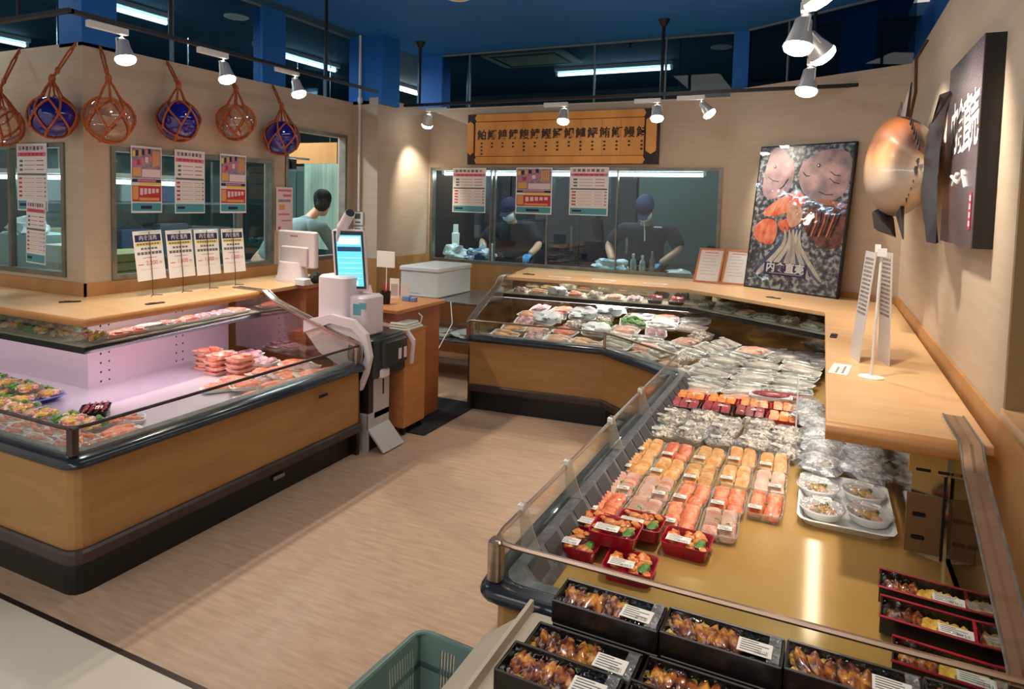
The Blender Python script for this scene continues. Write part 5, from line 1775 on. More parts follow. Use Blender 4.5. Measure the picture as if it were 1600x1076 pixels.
def worker(label, hips, chest, neck, headc, look, sh, elb, wr, shirt, legs, cap=m_capn, mask=True, glove=m_gb, hair=None, longs=False):
    root = thing('person', label, 'person', (0, 0, 0))
    V = Vector
    hips, chest, neck, headc = V(hips), V(chest), V(neck), V(headc)
    side = (V(sh[1]) - V(sh[0])).normalized()
    mid = hips.lerp(chest, .5)
    nodes = [(hips, (.13, .10)), (mid, (.125, .095)), (chest - V((0, 0, .04)), (.11, .08)), (neck, (.05, .05)), (headc - V((0, 0, .03)), (.055, .055))]
    edges = [(0, 1), (1, 2), (2, 3), (3, 4)]
    for i in (0, 1):
        k = len(nodes)
        nodes += [(V(sh[i]), .06), (V(elb[i]), .048), (V(wr[i]), .034)]
        edges += [(2, k), (k, k + 1), (k + 1, k + 2)]
    for i in (-1, 1):
        k = len(nodes)
        hp = hips + side * .09 * i - V((0, 0, .06))
        nodes += [(hp, .085), (V((hp.x, hp.y + legs, .50)), .055), (V((hp.x, hp.y + legs, .09)), .038), (V((hp.x, hp.y + legs - .12, .04)), .03)]
        edges += [(0, k), (k, k + 1), (k + 1, k + 2), (k + 2, k + 3)]
    skin('body', nodes, edges, m_skin, root)
    sn = [(hips - V((0, 0, .06)), (.17, .13)), (mid, (.175, .13)), (chest - V((0, 0, .01)), (.175, .125)), (neck - V((0, 0, .025)), (.08, .075))]
    se = [(0, 1), (1, 2), (2, 3)]
    for i in (0, 1):
        k = len(sn)
        e = V(elb[i])
        if longs:
            sn += [(V(sh[i]), .078), (e, .058), (V(wr[i]), .042)]
            se += [(2, k), (k, k + 1), (k + 1, k + 2)]
        else:
            sn += [(V(sh[i]) - V((0, 0, .005)), .092), (V(sh[i]).lerp(e, .55), .08), (V(sh[i]).lerp(e, .95), .08)]
            se += [(2, k), (k, k + 1), (k + 1, k + 2)]
    skin('shirt', sn, se, shirt, root)
    tn = [(hips - V((0, 0, .02)), (.15, .12))]
    te = []
    for i in (-1, 1):
        k = len(tn)
        hp = hips + side * .09 * i - V((0, 0, .08))
        tn += [(hp, .10), (V((hp.x, hp.y + legs, .5)), .075), (V((hp.x, hp.y + legs, .12)), .062)]
        te += [(0, k), (k, k + 1), (k + 1, k + 2)]
    skin('trousers', tn, te, m_trous, root)
    bt = MB()
    for i in (-1, 1):
        hp = hips + side * .09 * i
        bt.rbox(hp.x - .05, hp.x + .05, hp.y + legs - .18, hp.y + legs + .07, 0.001, .11, .03)
    bt.build('boots', m_mask, root, True)
    hb = MB()
    for i in (0, 1):
        d = V(wr[i]) - V(elb[i])
        hand(hb, V(wr[i]), d, V((0, 0, -1)) if abs(d.normalized().z) < .8 else V((0, -1, 0)), .18, .45, 1 if i else -1)
    hb.build('gloves' if glove is not m_skin else 'hands', glove, root, True)
    head(root, headc, look, cap, mask, hair)
    return root


w1 = worker('person in navy short sleeved uniform, cap and mask behind the right kitchen window panes',
            (-1.62, 6.86, .98), (-1.62, 6.74, 1.29), (-1.62, 6.66, 1.43), (-1.60, 6.54, 1.555), (.02, -1, -.95),
            ((-1.86, 6.72, 1.36), (-1.38, 6.72, 1.36)), ((-2.0, 6.66, 1.17), (-1.27, 6.66, 1.16)), ((-1.90, 6.46, 1.03), (-1.42, 6.46, 1.03)), m_navy, .05)
st_ = MB().tube([(-1.60, 6.50, 1.44), (-1.60, 6.545, 1.34), (-1.60, 6.555, 1.24)], .006, 6).box(-1.52, -1.44, 6.575, 6.58, 1.375, 1.39)
st_.build('neck_strap', m_mask, w1)
w2 = worker('person in navy uniform, cap and white mask behind the left kitchen window panes',
            (-3.22, 6.98, .96), (-3.18, 6.88, 1.24), (-3.17, 6.80, 1.38), (-3.17, 6.72, 1.50), (-.1, -1, -.55),
            ((-3.42, 6.86, 1.30), (-2.95, 6.86, 1.30)), ((-3.50, 6.72, 1.12), (-2.83, 6.78, 1.12)), ((-3.36, 6.52, 1.03), (-2.82, 6.52, 1.04)), m_navy, .05)
m_teal = mat('pale_teal_cloth', (118, 142, 142), .8, (104, 128, 128), (8, 8, 8))
w3 = worker('person in pale teal shirt and black cap bending over, seen through the pass-through',
            (-4.78, 4.70, .98), (-4.70, 5.02, 1.26), (-4.66, 5.22, 1.40), (-4.62, 5.34, 1.53), (-.55, .8, -.3),
            ((-4.92, 5.02, 1.32), (-4.46, 5.14, 1.32)), ((-5.0, 5.18, 1.10), (-4.44, 5.30, 1.10)), ((-4.95, 5.42, .98), (-4.58, 5.5, .98)), m_teal, 0, cap=mat('black_cap_cloth', (18, 17, 20), .9), mask=False, hair=mat('dark_hair', (22, 18, 18), .6), longs=True)

# ---- kitchen furniture
m_ktop = mat('kitchen_steel_top', (150, 156, 156), .3, (130, 136, 136), (10, 10, 10), metal=.7)


def ktable(label, x0, x1, y0, y1, h=.93):
    t = thing('steel_work_table', label, 'work table', ((x0 + x1) / 2, (y0 + y1) / 2, 0), 0, 'steel tables in the kitchen')
    w, d = (x1 - x0) / 2, (y1 - y0) / 2
    MB().box(-w, w, -d, d, h - .04, h).build('table_top', m_ktop, t, bevel=.004)
    MB().box(-w + .04, w - .04, -d + .04, d - .04, .2, .23).build('lower_shelf', m_ktop, t)
    for a in (-1, 1):
        for b_ in (-1, 1):
            MB().tube([(a * (w - .04), b_ * (d - .04), 0), (a * (w - .04), b_ * (d - .04), h - .04)], .02, 8).build('leg', m_steel, t, True)


ktable('steel work table behind the rear kitchen window', -3.75, -.85, 6.12, 6.56)
ktable('steel work table behind the left window', -4.68, -4.25, 2.75, 4.15, 1.0)
ktable('steel work table behind the far left window', -5.9, -4.75, 2.72, 3.15, 1.03)
ktable('steel work table beneath the bending worker', -5.2, -4.3, 5.38, 5.98, .93)


def simple(name, label, cat, loc, parts, group=None, rz=0):
    r = thing(name, label, cat, loc, rz, group)
    for pn_, mb, m_ in parts:
        mb.build(pn_, m_, r, True)
    return r


KT = .931
simple('plastic_bag', 'crumpled clear and white plastic bag at the left end of the kitchen table', 'bag', (-3.60, 6.28, KT), [('bag_body', MB().ell((0, 0, .085), (.13, .09, .085), 20, 14, 0, nz=.8, seed=3), m_bag)])
simple('ice_bag', 'blue and white striped seafood bag lying beside the spray bottle', 'bag', (-3.30, 6.30, KT), [('bag_body', MB().ell((0, 0, .08), (.15, .10, .08), 20, 14, 0, nz=.6, seed=9), mat('blue_white_print', (220, 230, 236), .3, (40, 90, 150), (12, 30, 12), ramp=(.48, .54))), ('bag_neck', MB().ell((.02, 0, .17), (.04, .03, .05), 10, 8, 0, nz=.5), m_bag)])


def bottle(label, x, y, h, r, m_, capm, z=KT, group='bottles on the kitchen table'):
    simple('bottle', label, 'bottle', (x, y, z), [('bottle_body', MB().lathe([(r, 0), (r, h * .6), (r * .9, h * .68), (r * .4, h * .8), (r * .38, h * .88)], 16), m_), ('bottle_cap', MB().lathe([(r * .46, h * .87), (r * .46, h), (r * .3, h * 1.01)], 12), capm)], group)


bottle('pale clear bottle beside the blue and white bag', -3.13, 6.22, .22, .035, mat('bottle_clear', (190, 204, 214), .2, coat=.5), m_white)
bottle('pale squeeze bottle before the right worker, left of the three', -1.62, 6.22, .20, .03, mat('bottle_grey', (176, 184, 190), .25), m_white)
bottle('pale squeeze bottle before the right worker, middle of the three', -1.53, 6.21, .19, .03, mat('bottle_cream', (206, 206, 196), .25), m_white)
bottle('tall steel pepper mill, right of the three before the right worker', -1.44, 6.22, .23, .028, m_steel, m_steel)
simple('paper_roll', 'white paper cup stack at the left edge of the kitchen window', 'paper cups', (-3.70, 6.46, KT), [('cups', MB().lathe([(.035, 0), (.045, .30), (.03, .31), (.028, .40)], 18), m_white)])
simple('wet_cloth', 'heap of white and blue cloth under the right workers gloves', 'cloth', (-1.86, 6.30, KT), [('cloth_heap', MB().ell((0, 0, .06), (.17, .09, .075), 22, 14, 0, nz=.8, seed=6), mat('cloth_blue_white', (222, 232, 230), .6, (90, 160, 190), (14, 14, 14), ramp=(.5, .62)))])
simple('wet_cloth', 'white folded cloth at the right end of the kitchen table', 'cloth', (-1.18, 6.24, KT), [('cloth_heap', MB().ell((0, 0, .035), (.13, .07, .045), 20, 12, 0, nz=.5, seed=2), m_bag)])
simple('cutting_board', 'long white cutting board between the two workers', 'cutting board', (-2.32, 6.28, KT), [('board', MB().rbox(-.3, .3, -.11, .11, 0, .025, .015), m_white)])
simple('foam_container', 'pale teal container with a tied plastic bag behind the far left window', 'container', (-5.24, 2.93, 1.031), [('container_body', MB().rbox(-.19, .19, -.12, .12, 0, .26, .03), mat('pale_teal_plastic', (176, 214, 214), .4)), ('tied_bag', MB().ell((0, 0, .29), (.16, .1, .07), 18, 12, 0, nz=.7, seed=1), m_bag)])
simple('foam_container', 'small cream box at the right edge of the far left window', 'container', (-4.88, 2.95, 1.031), [('container_body', MB().rbox(-.09, .09, -.10, .10, 0, .19, .01), mat('cream_box', (222, 214, 200), .5))])
for i in range(3):
    simple('food_crate', 'flat olive yellow crate in the stack behind the left window, %s' % ('bottom', 'middle', 'top')[i], 'crate', (-4.47, 3.05, 1.001 + .062 * i), [('crate_body', MB().rbox(-.18, .18, -.24, .24, 0, .058, .01), mat('crate_olive', (168, 166, 84), .5, (150, 146, 70), (10, 10, 10)))], 'crates stacked behind the left window')
# rear shelving with boxes behind the left window
rk = thing('wire_shelf_rack', 'tall dark shelving rack seen through the left window', 'shelf rack', (-6.4, 4.6, 0))
for z in (.4, .95, 1.5, 2.0):
    MB().box(-.2, .2, -1.1, 1.1, z - .02, z).build('shelf_board', m_vent, rk)
for a in (-.18, .18):
    for b_ in (-1.08, 1.08):
        MB().tube([(a, b_, 0), (a, b_, 2.1)], .015, 6).build('post', m_steel, rk)
rb_ = random.Random(5)
for i in range(14):
    z = (.4, .95, 1.5)[i % 3]
    y = 3.65 + .42 * (i // 3)
    col = rb_.choice(((190, 200, 200), (60, 70, 80), (150, 140, 110), (40, 60, 90), (120, 130, 130)))
    simple('storage_box', '%s storage box on the rack behind the left window, %s bay of the %s shelf' % (dict([((190, 200, 200), 'pale'), ((60, 70, 80), 'dark'), ((150, 140, 110), 'tan'), ((40, 60, 90), 'blue'), ((120, 130, 130), 'grey')])[col], ORD[i // 3], ('lower', 'middle', 'upper')[i % 3]), 'storage box', (-6.38, y, z), [('box_body', MB().rbox(-.14, .14, -.17, .17, 0, rb_.uniform(.2, .34), .015), mat('box_%d_%d_%d' % col, col, .5)), ('box_lid', MB().rbox(-.145, .145, -.175, .175, .34, .36, .015), m_white)][:1], 'storage boxes on the rack')
simple('refrigerator', 'tall steel kitchen refrigerator seen through the pass-through', 'refrigerator', (-5.7, 6.5, 0), [('cabinet', MB().rbox(-.45, .45, -.35, .35, .0, 1.95, .01), m_ktop), ('door', MB().rbox(-.44, -.01, -.375, -.35, .1, 1.9, .005), m_kw), ('door', MB().rbox(.01, .44, -.375, -.35, .1, 1.9, .005), m_kw)])
simple('hanging_curtain', 'pale green strip curtain hanging at the pass-through', 'curtain', (-4.95, 6.0, 1.0), [('strips', MB().box(-.5, .3, -.01, .01, 0, 1.0), mat('curtain_green', (150, 176, 160), .5, (120, 150, 134), (30, 1, 1)))])
simple('wall_phone', 'black pair of wall timers above the bending worker', 'timer', (-4.72, 4.95, 1.86), [('timer_body', MB().rbox(-.05, .05, -.06, -.01, 0, .1, .01).rbox(-.05, .05, .02, .08, 0, .1, .01), m_black), ('timer_rail', MB().box(-.01, .01, -.4, .3, .1, .12), m_steel)])
simple('kitchen_sign_board', 'wood toned board on the wall above the bending worker', 'board', (-5.0, 5.6, 1.95), [('board', MB().box(-.3, .35, -.01, .01, 0, .22), m_dado), ('hanging_wires', MB().tube([(-.2, 0, .2), (-.2, 0, 1.15)], .004, 5).tube([(.25, 0, .2), (.25, 0, 1.15)], .004, 5), m_steel)])
# ================================================================= register corner, alcove, basket
m_kiosk = mat('kiosk_white', (226, 214, 218), .35)
m_kioskg = mat('kiosk_grey', (196, 192, 190), .35, metal=.2)
m_char = mat('charcoal_plastic', (48, 54, 56), .35)
m_rwood = mat('cabinet_redwood', (170, 104, 64), .45, (156, 92, 54), (3, 3, 18), detail=6)
m_swood = mat('stand_wood', (196, 134, 78), .45, (182, 120, 66), (3, 3, 18), detail=6)
# cabinet carrying the monitor
c = thing('monitor_cabinet', 'reddish wooden cabinet beyond the left case carrying the white monitor', 'cabinet', (-3.62, 3.98, 0))
MB().box(-.30, .22, -.22, .24, .04, .93).build('cabinet_body', m_rwood, c, bevel=.004)
MB().box(-.27, .19, -.19, .21, 0, .04).build('plinth', m_black, c)
MB().box(-.32, .24, -.24, .26, .93, .95).build('cabinet_top', m_swood, c)
pm_ = thing('register_monitor', 'white register monitor on a rounded base, seen from behind', 'monitor', (-3.62, 3.92, .951), R(-10))
MB().rbox(-.22, .22, -.03, .02, .11, .385, .02, n=4).build('monitor_back', m_kiosk, pm_, True)
MB().rbox(-.155, .16, -.055, -.028, .12, .27, .02, n=4).build('rear_cover', mat('kiosk_white2', (216, 206, 206), .4), pm_, True)
MB().box(-.06, .03, -.0305, -.030, .34, .352).build('maker_mark', mat('faint_brown', (170, 120, 110), .5), pm_)
b = MB()
b.rings([[(x * 1.0, y, z) for x, y in [(.16 * k * cos(2 * pi * j / 24), .11 * k * sin(2 * pi * j / 24)) for j in range(24)]] for k, z in ((1, 0), (1, .02), (.86, .05), (.82, .11), (.75, .15))], 0, RT((-.03, -.03, 0)), True, True)
b.build('monitor_base', m_kiosk, pm_, True)
cc = simple('barcode_scanner', 'dark coiled cable and scanner beside the white monitor', 'scanner', (-3.40, 3.86, .951), [('scanner_body', MB().ell((0, 0, .05), (.035, .05, .045), 12, 8, 0, nz=.4), m_char), ('cable', MB().tube([(.02 + .02 * cos(i * .9), .03 * sin(i * .9), .01 + .0 * i) for i in range(14)], .004, 6), m_black)])
simple('small_receipt_printer', 'small white device lying beside the monitor base', 'printer', (-3.42, 3.75, .951), [('printer_body', MB().rbox(-.045, .045, -.04, .04, 0, .05, .01), m_white)])

# self checkout machine
k = thing('self_checkout_machine', 'white and black self checkout machine with a bright blue touch screen on a metal stand', 'checkout machine', (-2.60, 3.42, 0))
ft = MB()
# stand sheet facing the aisle: upright, stepped shoulder, flared foot
ft.box(.06, .072, .00, .16, .20, .66)
ft.box(.06, .072, -.06, .16, .14, .24)
ft.add([(.06, -.06, .14), (.06, .16, .14), (.17, .18, .004), (.17, -.04, .004), (.072, -.06, .15), (.072, .16, .15), (.182, .18, .010), (.182, -.04, .010)], [(0, 1, 2, 3), (7, 6, 5, 4), (0, 4, 5, 1), (1, 5, 6, 2), (2, 6, 7, 3), (3, 7, 4, 0)])
ft.box(-.14, .07, -.06, -.045, .0, .24)
ft.build('metal_stand', m_kioskg, k, bevel=.002)
MB().box(.0722, .0732, .085, .1, .34, .44).build('slot', m_black, k)
MB().box(-.12, .058, -.04, .15, .0, .66).build('inner_column', m_dsteel, k)
sh = MB()
# side shell: curved arm toward the photographer
poly = [(-.42, .80), (-.20, .86), (-.02, .84), (.08, .76), (.115, .62), (.085, .50), (.04, .40), (.02, .42), (.06, .52), (.085, .62), (.05, .72), (-.03, .78), (-.2, .80), (-.42, .72)]
FK = frame((0, -.08, 0), (1, 0, 0), (0, 0, 1))
sh.prism(poly, -.01, .025, 0, FK)
sh.prism([(-.42, .72), (-.2, .80), (-.03, .78), (.05, .72), (.085, .62), (.06, .52), (-.05, .5), (-.3, .6)], -.004, .008, 0, FK)
sh.build('side_shell', m_kiosk, k, bevel=.003)
ins = MB().prism([(-.06, .73), (.03, .70), (.06, .62), (.03, .53), (-.02, .50), (-.07, .60)], .0085, .012, 0, FK)
ins.build('dark_inset', m_char, k)
pr = MB()
pr.rbox(-.12, .11, -.04, .30, .46, .72, .03).rbox(-.05, .14, .02, .28, .52, .70, .03)
pr.build('change_unit', m_char, k, True)
gw = MB()
gw.rbox(-.02, .125, .0, .10, .46, .52, .02).box(.1405, .144, .16, .19, .56, .63).box(.1405, .144, .22, .25, .56, .63)
gw.build('coin_tray', m_kiosk, k, True)
arm2 = MB().prism([(-.10, .76), (.10, .74), (.165, .66), (.15, .50), (.135, .50), (.148, .64), (.09, .715), (-.1, .735)], -.012, .012, 0, frame((0, .31, 0), (1, 0, 0), (0, 0, 1)))
arm2.build('rear_shell', m_kiosk, k)
cl = MB()
cl.rbox(-.34, -.10, -.07, .12, .70, 1.10, .03).rbox(-.16, .03, -.04, .16, .72, .98, .03)
cl.build('column', m_kiosk, k, True)
MB().box(-.02, .0305, -.042, -.0415, .90, .94).box(-.07, -.01, -.0425, -.0415, .86, .93).build('instruction_sticker', m_print_teal, k)
# display head
SF = frame((-.215, -.04, 1.0), (.82, .5, .0), (-.13, .05, 1))
sc = MB()
sc.rbox(0, .21, 0, .40, -.05, 0, .02, 0, SF)
sc.build('display_head', m_kiosk, k, True)
MB().box(.012, .198, .014, .386, 0, .003, 0, SF).build('display_bezel', m_char, k)
m_scr = mat('screen_blue', (90, 190, 226), .3, emit=1.1)
m_scr2 = mat('screen_pale', (196, 236, 244), .3, emit=1.1)
m_scr3 = mat('screen_navy', (30, 60, 100), .3, emit=.6)
s_ = MB().box(.026, .184, .03, .36, .003, .004, 0, SF).box(.034, .176, .30, .35, .004, .0045, 1, SF).box(.03, .18, .255, .285, .004, .0045, 2, SF)
for i in range(5):
    s_.box(.034, .176, .08 + .033 * i, .08 + .033 * i + .003, .004, .0045, 1, SF)
s_.box(.05, .15, .038, .066, .004, .0045, 1, SF)
s_.build('touch_screen', [m_scr, m_scr2, m_scr3], k)
ca = MB()
ca.tube([(-.22, .0, 1.0), (-.24, .0, 1.25), (-.22, .0, 1.42), (-.16, 0, 1.45)], .014, 8)
Mc = RT((-.13, .0, 1.455), R(0), R(90), R(0))
ca.tube([(-.20, .01, 1.41), (-.11, -.03, 1.50)], .034, 14)
ca.build('camera_arm', m_kiosk, k, True)
MB().tube([(-.128, -.02, 1.482), (-.106, -.034, 1.504)], .028, 14).build('camera_lens', m_char, k, True)

# wooden counter, side stand
ct = thing('cashier_counter', 'light wooden cashier counter behind the checkout machine', 'counter', (-2.85, 4.0, 0))
MB().box(-.28, .30, -.30, .32, .825, .85).build('counter_top', m_swood, ct, bevel=.003)
MB().box(-.26, .26, -.28, .30, .0, .825).build('counter_body', m_rwood, ct)
MB().tube([(.30, -.05, .80), (.33, -.05, .78), (.31, -.05, .70), (.27, -.05, .66)], .005, 6).build('cable_hook', m_white, ct, True)
sd_ = thing('wooden_side_stand', 'narrow wooden cabinet on casters facing the aisle beside the checkout', 'cabinet', (-2.55, 3.80, 0))
MB().box(-.07, .055, -.10, .16, .055, .70).build('cabinet_body', m_swood, sd_, bevel=.003)
MB().box(-.075, .06, -.105, .165, .70, .715).build('cabinet_top', m_swood, sd_)
for a in (-.045, .03):
    for b_ in (-.07, .13):
        MB().lathe([(.022, -.01), (.025, 0), (.022, .01)], 14, 0, RT((a, b_, .026), 0, R(90))).build('caster', m_black, sd_, True)
for i in range(3):
    simple('paper_stack', 'stack of white food trays on the narrow wooden cabinet, %s bundle' % ('lower', 'middle', 'top')[i], 'trays', (-2.555 - .006 * i, 3.80, .716 + .017 * i), [('trays', MB().rbox(-.075 + .008 * i, .07, -.09, .12 - .02 * i, 0, .016, .012), mat('tray_stack_cream', (232, 224, 204), .5) if i == 1 else m_white)], 'tray bundles on the narrow cabinet')
CT = .851
simple('pen_cup', 'black cup of pens on the cashier counter', 'pen holder', (-2.80, 3.90, CT), [('cup', MB().lathe([(.035, 0), (.04, .09), (.036, .09), (.032, .005)], 18), m_black), ('pens', MB().tube([(0, 0, .02), (.02, .0, .15)], .004, 6).tube([(0, .01, .02), (-.02, .02, .16)], .004, 6).tube([(.01, 0, .02), (.0, -.02, .14)], .004, 6), m_print_red)])
simple('menu_card', 'tilted pink and orange card beside the pen cup', 'card', (-2.84, 3.78, CT), [('card', MB().box(-.035, .035, -.002, .002, 0, .14, 0, RT((0, 0, 0), R(30), R(-10), R(-14))), m_paperp), ('card_picture', MB().box(-.028, .028, -.0035, -.002, .02, .09, 0, RT((0, 0, 0), R(30), R(-10), R(-14))), m_print_org)])
simple('small_calendar', 'small white calendar standing on the counter', 'calendar', (-2.86, 4.16, CT), [('sheets', MB().box(-.075, .0, -.003, .003, .0, .15, 0, RT((0, 0, 0), R(12))).box(.01, .075, -.003, .003, 0, .11, 0, RT((0, 0, 0), R(30))), m_paper), ('print', MB().box(-.065, -.01, -.004, -.003, .02, .11, 0, RT((0, 0, 0), R(12))), mat('faint_grid', (190, 176, 176), .6))])
simple('ring_box', 'small blue and white boxes on the counter', 'box', (-2.72, 4.10, CT), [('boxes', MB().rbox(-.06, .0, -.02, .02, 0, .035, .004).rbox(.01, .05, -.02, .02, 0, .03, .004), mat('blue_box', (110, 140, 196), .5))])
ss = thing('clip_sign', 'white blank card on a thin stand above the cashier counter', 'sign', (-3.02, 4.22, CT))
MB().tube([(0, 0, 0), (0, 0, .24)], .004, 6).build('stem', m_white, ss, True)
MB().box(-.09, .075, -.003, .003, .22, .345).build('card', m_paper, ss)
MB().lathe([(.04, 0), (.035, .006), (.0001, .008)], 18).build('base', m_white, ss, True)

# steel shelf in the alcove with foam boxes
sf = thing('steel_shelf_unit', 'low steel two tier shelf in the alcove under the kitchen window', 'shelf', (-3.07, 5.35, 0))
for z in (.735, .40):
    MB().box(-.62, .50, -.42, .38, z - .03, z - .005).build('shelf_board', m_steel, sf, bevel=.003)
for a in (-.58, .46):
    for b_ in (-.38, .34):
        MB().tube([(a, b_, 0), (a, b_, .73)], .014, 8).build('leg', m_steel, sf, True)
fb = thing('foam_box', 'large white foam box with lid on the steel shelf, cord taped to it', 'foam box', (-3.23, 5.32, .731))
MB().rbox(-.20, .20, -.32, .28, 0, .225, .02).build('box_body', m_tray_w, fb, True)
MB().rbox(-.21, .21, -.33, .29, .225, .27, .02).build('lid', m_tray_w, fb, True)
MB().box(-.1, .02, -.3212, -.3202, .03, .036).build('printed_line', mat('faint_grey_print', (188, 186, 182), .6), fb)
simple('wall_outlet', 'white wall outlet box behind the foam box', 'outlet', (-2.93, 6.035, .60), [('outlet_body', MB().rbox(-.06, .06, -.04, 0, 0, .14, .01), m_white)])
tag(MB().tube([(-2.93, 5.98, .66), (-2.95, 5.6, .60), (-2.86, 4.93, .73), (-2.80, 4.86, .56), (-2.75, 4.5, .36), (-2.66, 4.15, .30), (-2.56, 3.97, .34)], .004, 6).build('power_cord', m_white, None, True), 'thin white power cord from the alcove outlet across the foam box to the register', 'cord')
simple('paper_pile', 'pile of white plastic sheets on the lower shelf tier, left', 'paper pile', (-3.10, 5.14, .396), [('sheets', MB().rbox(-.22, .16, -.14, .16, 0, .03, .02), mat('sheet_grey', (196, 200, 202), .5)), ('folded_bag', MB().ell((.05, 0, .04), (.12, .1, .02), 16, 10, 0, nz=.6), m_bag)])
simple('paper_pile', 'crumpled white plastic bags on the lower shelf tier, right', 'paper pile', (-2.75, 5.10, .396), [('bags', MB().ell((0, 0, .035), (.16, .13, .035), 20, 12, 0, nz=.6, seed=8), m_bag)])
tag(MB().rbox(-3.35, -2.38, 3.78, 4.58, .0005, .009, .01).build('floor_mat', mat('mat_black', (30, 29, 36), .85, (22, 22, 28), (40, 40, 40))), 'black rubber floor mat in the gap behind the checkout', 'mat')

# reflection in the mirrored case back painted as slotted boards; small pack ledge
bx = thing('reflection_board', 'tan slotted board imitating a mirror reflection under the near end of the right worktop', 'board', (.385, 2.452, ZD))
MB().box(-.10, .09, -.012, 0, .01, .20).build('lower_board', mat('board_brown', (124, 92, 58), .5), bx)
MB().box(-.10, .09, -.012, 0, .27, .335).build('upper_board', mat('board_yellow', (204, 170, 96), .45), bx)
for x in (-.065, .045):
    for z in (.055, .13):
        MB().rbox(x - .018, x + .018, -.014, -.012, z, z + .012, .004).build('reflected_slot', m_black, bx)
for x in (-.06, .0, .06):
    MB().box(x - .02, x + .02, -.014, -.012, .277, .286).build('reflected_slot', m_black, bx)
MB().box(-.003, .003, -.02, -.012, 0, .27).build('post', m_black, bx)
rs = thing('small_red_pack', 'small red wrapped pack tucked under the near end of the worktop', 'food pack', (.33, 2.44, .846))
MB().rbox(-.05, .05, -.03, .03, 0, .028, .008).build('pack_body', m_tuna, rs, True)
wrapmesh(.11, .07, 0, .032, 6, 3).build('wrap', m_film2, rs, True)
MB().box(-.06, .07, -.035, .035, -.006, 0).build('ledge', m_steel, rs)


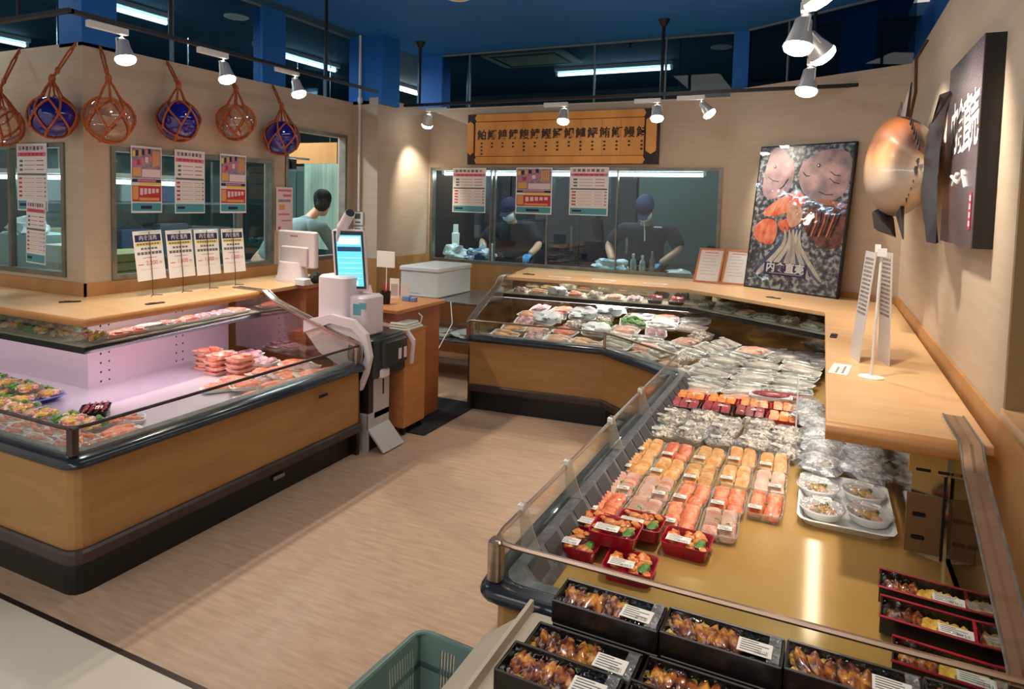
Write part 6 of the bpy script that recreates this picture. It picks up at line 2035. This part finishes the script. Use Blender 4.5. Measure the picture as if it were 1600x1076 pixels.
# shopping basket
def basket(label, x, y, z, rz, sc_=1.0):
    root = thing('shopping_basket', label, 'basket', (x, y, z), rz, 'grey green shopping baskets')
    m_b = mat('basket_green', (112, 138, 130), .5, (102, 128, 120), (6, 6, 6))
    W, L, H = .175 * sc_, .225 * sc_, .25
    k0 = .82

    def P(u, v, t):  # side param around, t height 0..1
        kk = k0 + (1 - k0) * t
        return Vector((u * kk, v * kk, t * H))
    b = MB()

    def panel(a, c, n, holes):
        """wall between plan corners a and c, made of strips leaving rows of slots"""
        a, c = Vector(a), Vector(c)
        rows = [(0, .12), (.38, .44), (.66, .72), (.90, 1)]
        t0 = .006

        def seg(s0, s1, t_0, t_1):
            q = [P(*(a.lerp(c, s)), t) for s, t in ((s0, t_0), (s1, t_0), (s1, t_1), (s0, t_1))]
            nn = (q[1] - q[0]).cross(q[3] - q[0]).normalized() * .0016
            b.add([p - nn for p in q] + [p + nn for p in q], [(3, 2, 1, 0), (4, 5, 6, 7), (0, 1, 5, 4), (1, 2, 6, 5), (2, 3, 7, 6), (3, 0, 4, 7)])
        for t_0, t_1 in rows:
            seg(0, 1, t_0, t_1)
        for s0, s1, kind in holes:
            if kind == 'solid':
                seg(s0, s1, .12, .90)
            else:
                m = max(2, int((s1 - s0) * n))
                for i in range(m):
                    u0 = s0 + (s1 - s0) * i / m
                    seg(u0, u0 + (s1 - s0) / m * .55, .12, .90)
    c4 = [(-W, -L), (W, -L), (W, L), (-W, L)]
    panel(c4[3], c4[0], 44, [(0, .06, 'solid'), (.06, .30, 'slot'), (.30, .70, 'solid'), (.70, .94, 'slot'), (.94, 1, 'solid')])
    panel(c4[1], c4[2], 44, [(0, .06, 'solid'), (.06, .30, 'slot'), (.30, .70, 'solid'), (.70, .94, 'slot'), (.94, 1, 'solid')])
    panel(c4[2], c4[3], 40, [(0, .2, 'solid'), (.2, .34, 'slot'), (.34, .66, 'solid'), (.66, .8, 'slot'), (.8, 1, 'solid')])
    panel(c4[0], c4[1], 40, [(0, .2, 'solid'), (.2, .34, 'slot'), (.34, .66, 'solid'), (.66, .8, 'slot'), (.8, 1, 'solid')])
    b.box(-W * k0, W * k0, -L * k0, L * k0, 0, .004)
    b.build('basket_walls', m_b, root)
    r = MB()
    rr_ = []
    rad = .03
    for cx, cy, a0 in ((W - rad, L - rad, 0), (-W + rad, L - rad, 90), (-W + rad, -L + rad, 180), (W - rad, -L + rad, 270)):
        for i in range(5):
            a = R(a0 + 22.5 * i)
            rr_.append((cx + (rad + .006) * cos(a), cy + (rad + .006) * sin(a), H))
    r.tube(rr_, .007, 8, closed=True)
    r.tube([(px * 1.02, py * 1.02, H - .018) for px, py, _ in rr_], .004, 6, closed=True)
    r.build('rim', m_b, root, True)
    for s in (-1, 1):
        h = MB()
        h.tube([(s * (W + .008), -L * .55, H - .01), (s * (W + .018), -L * .5, H - .006), (s * (W + .018), L * .5, H - .006), (s * (W + .008), L * .55, H - .01)], .005, 8)
        h.build('handle', m_b, root, True)
    return root


basket('grey green plastic shopping basket at the bottom of the picture, top of two nested', -.775, 1.245, .185, R(-4))
basket('grey green plastic shopping basket standing on the floor, lower of two nested', -.775, 1.245, .001, R(-4), .985)

# parts that belong to a part
NEST = dict(person=[('head', ('cap', 'face_mask', 'hair'))], track_spotlight=[('lamp_shade', ('lamp_face',))],
            self_checkout_machine=[('display_head', ('display_bezel', 'touch_screen')), ('camera_arm', ('camera_lens',)), ('column', ('instruction_sticker',)), ('metal_stand', ('slot',))],
            register_monitor=[('monitor_back', ('rear_cover', 'maker_mark'))],
            refrigerated_display_case=[('front_panel', ('brand_plate',)), ('front_glass', ('glass_rail', 'corner_post')), ('shelf', ('shelf_glass', 'shelf_liner', 'case_lamp')), ('end_glass', ('end_rail',))],
            black_sign_box=[('face', ('lettering', 'red_seal'))], fish_name_board=[('wooden_slats', ('seams', 'lettering'))], wall_controller=[('housing', ('display', 'buttons'))],
            ceiling_cassette=[('panel', ('intake_grille', 'outlet_slots'))], fluorescent_lamp=[('fitting', ('tube',))], foam_box=[('box_body', ('printed_line',))],
            mounted_fish=[('fish_body', ('eye', 'back_fins'))], seafood_poster=[('name_plate', ('lettering',))], refrigerator=[], grilled_eel_box=[('wrap', ('wrap_fold', 'price_label'))])
for o in [o for o in COL.objects if o.parent is None]:
    for pn_, cs in NEST.get(o.name.split('.')[0], []):
        nest(o, pn_, cs)
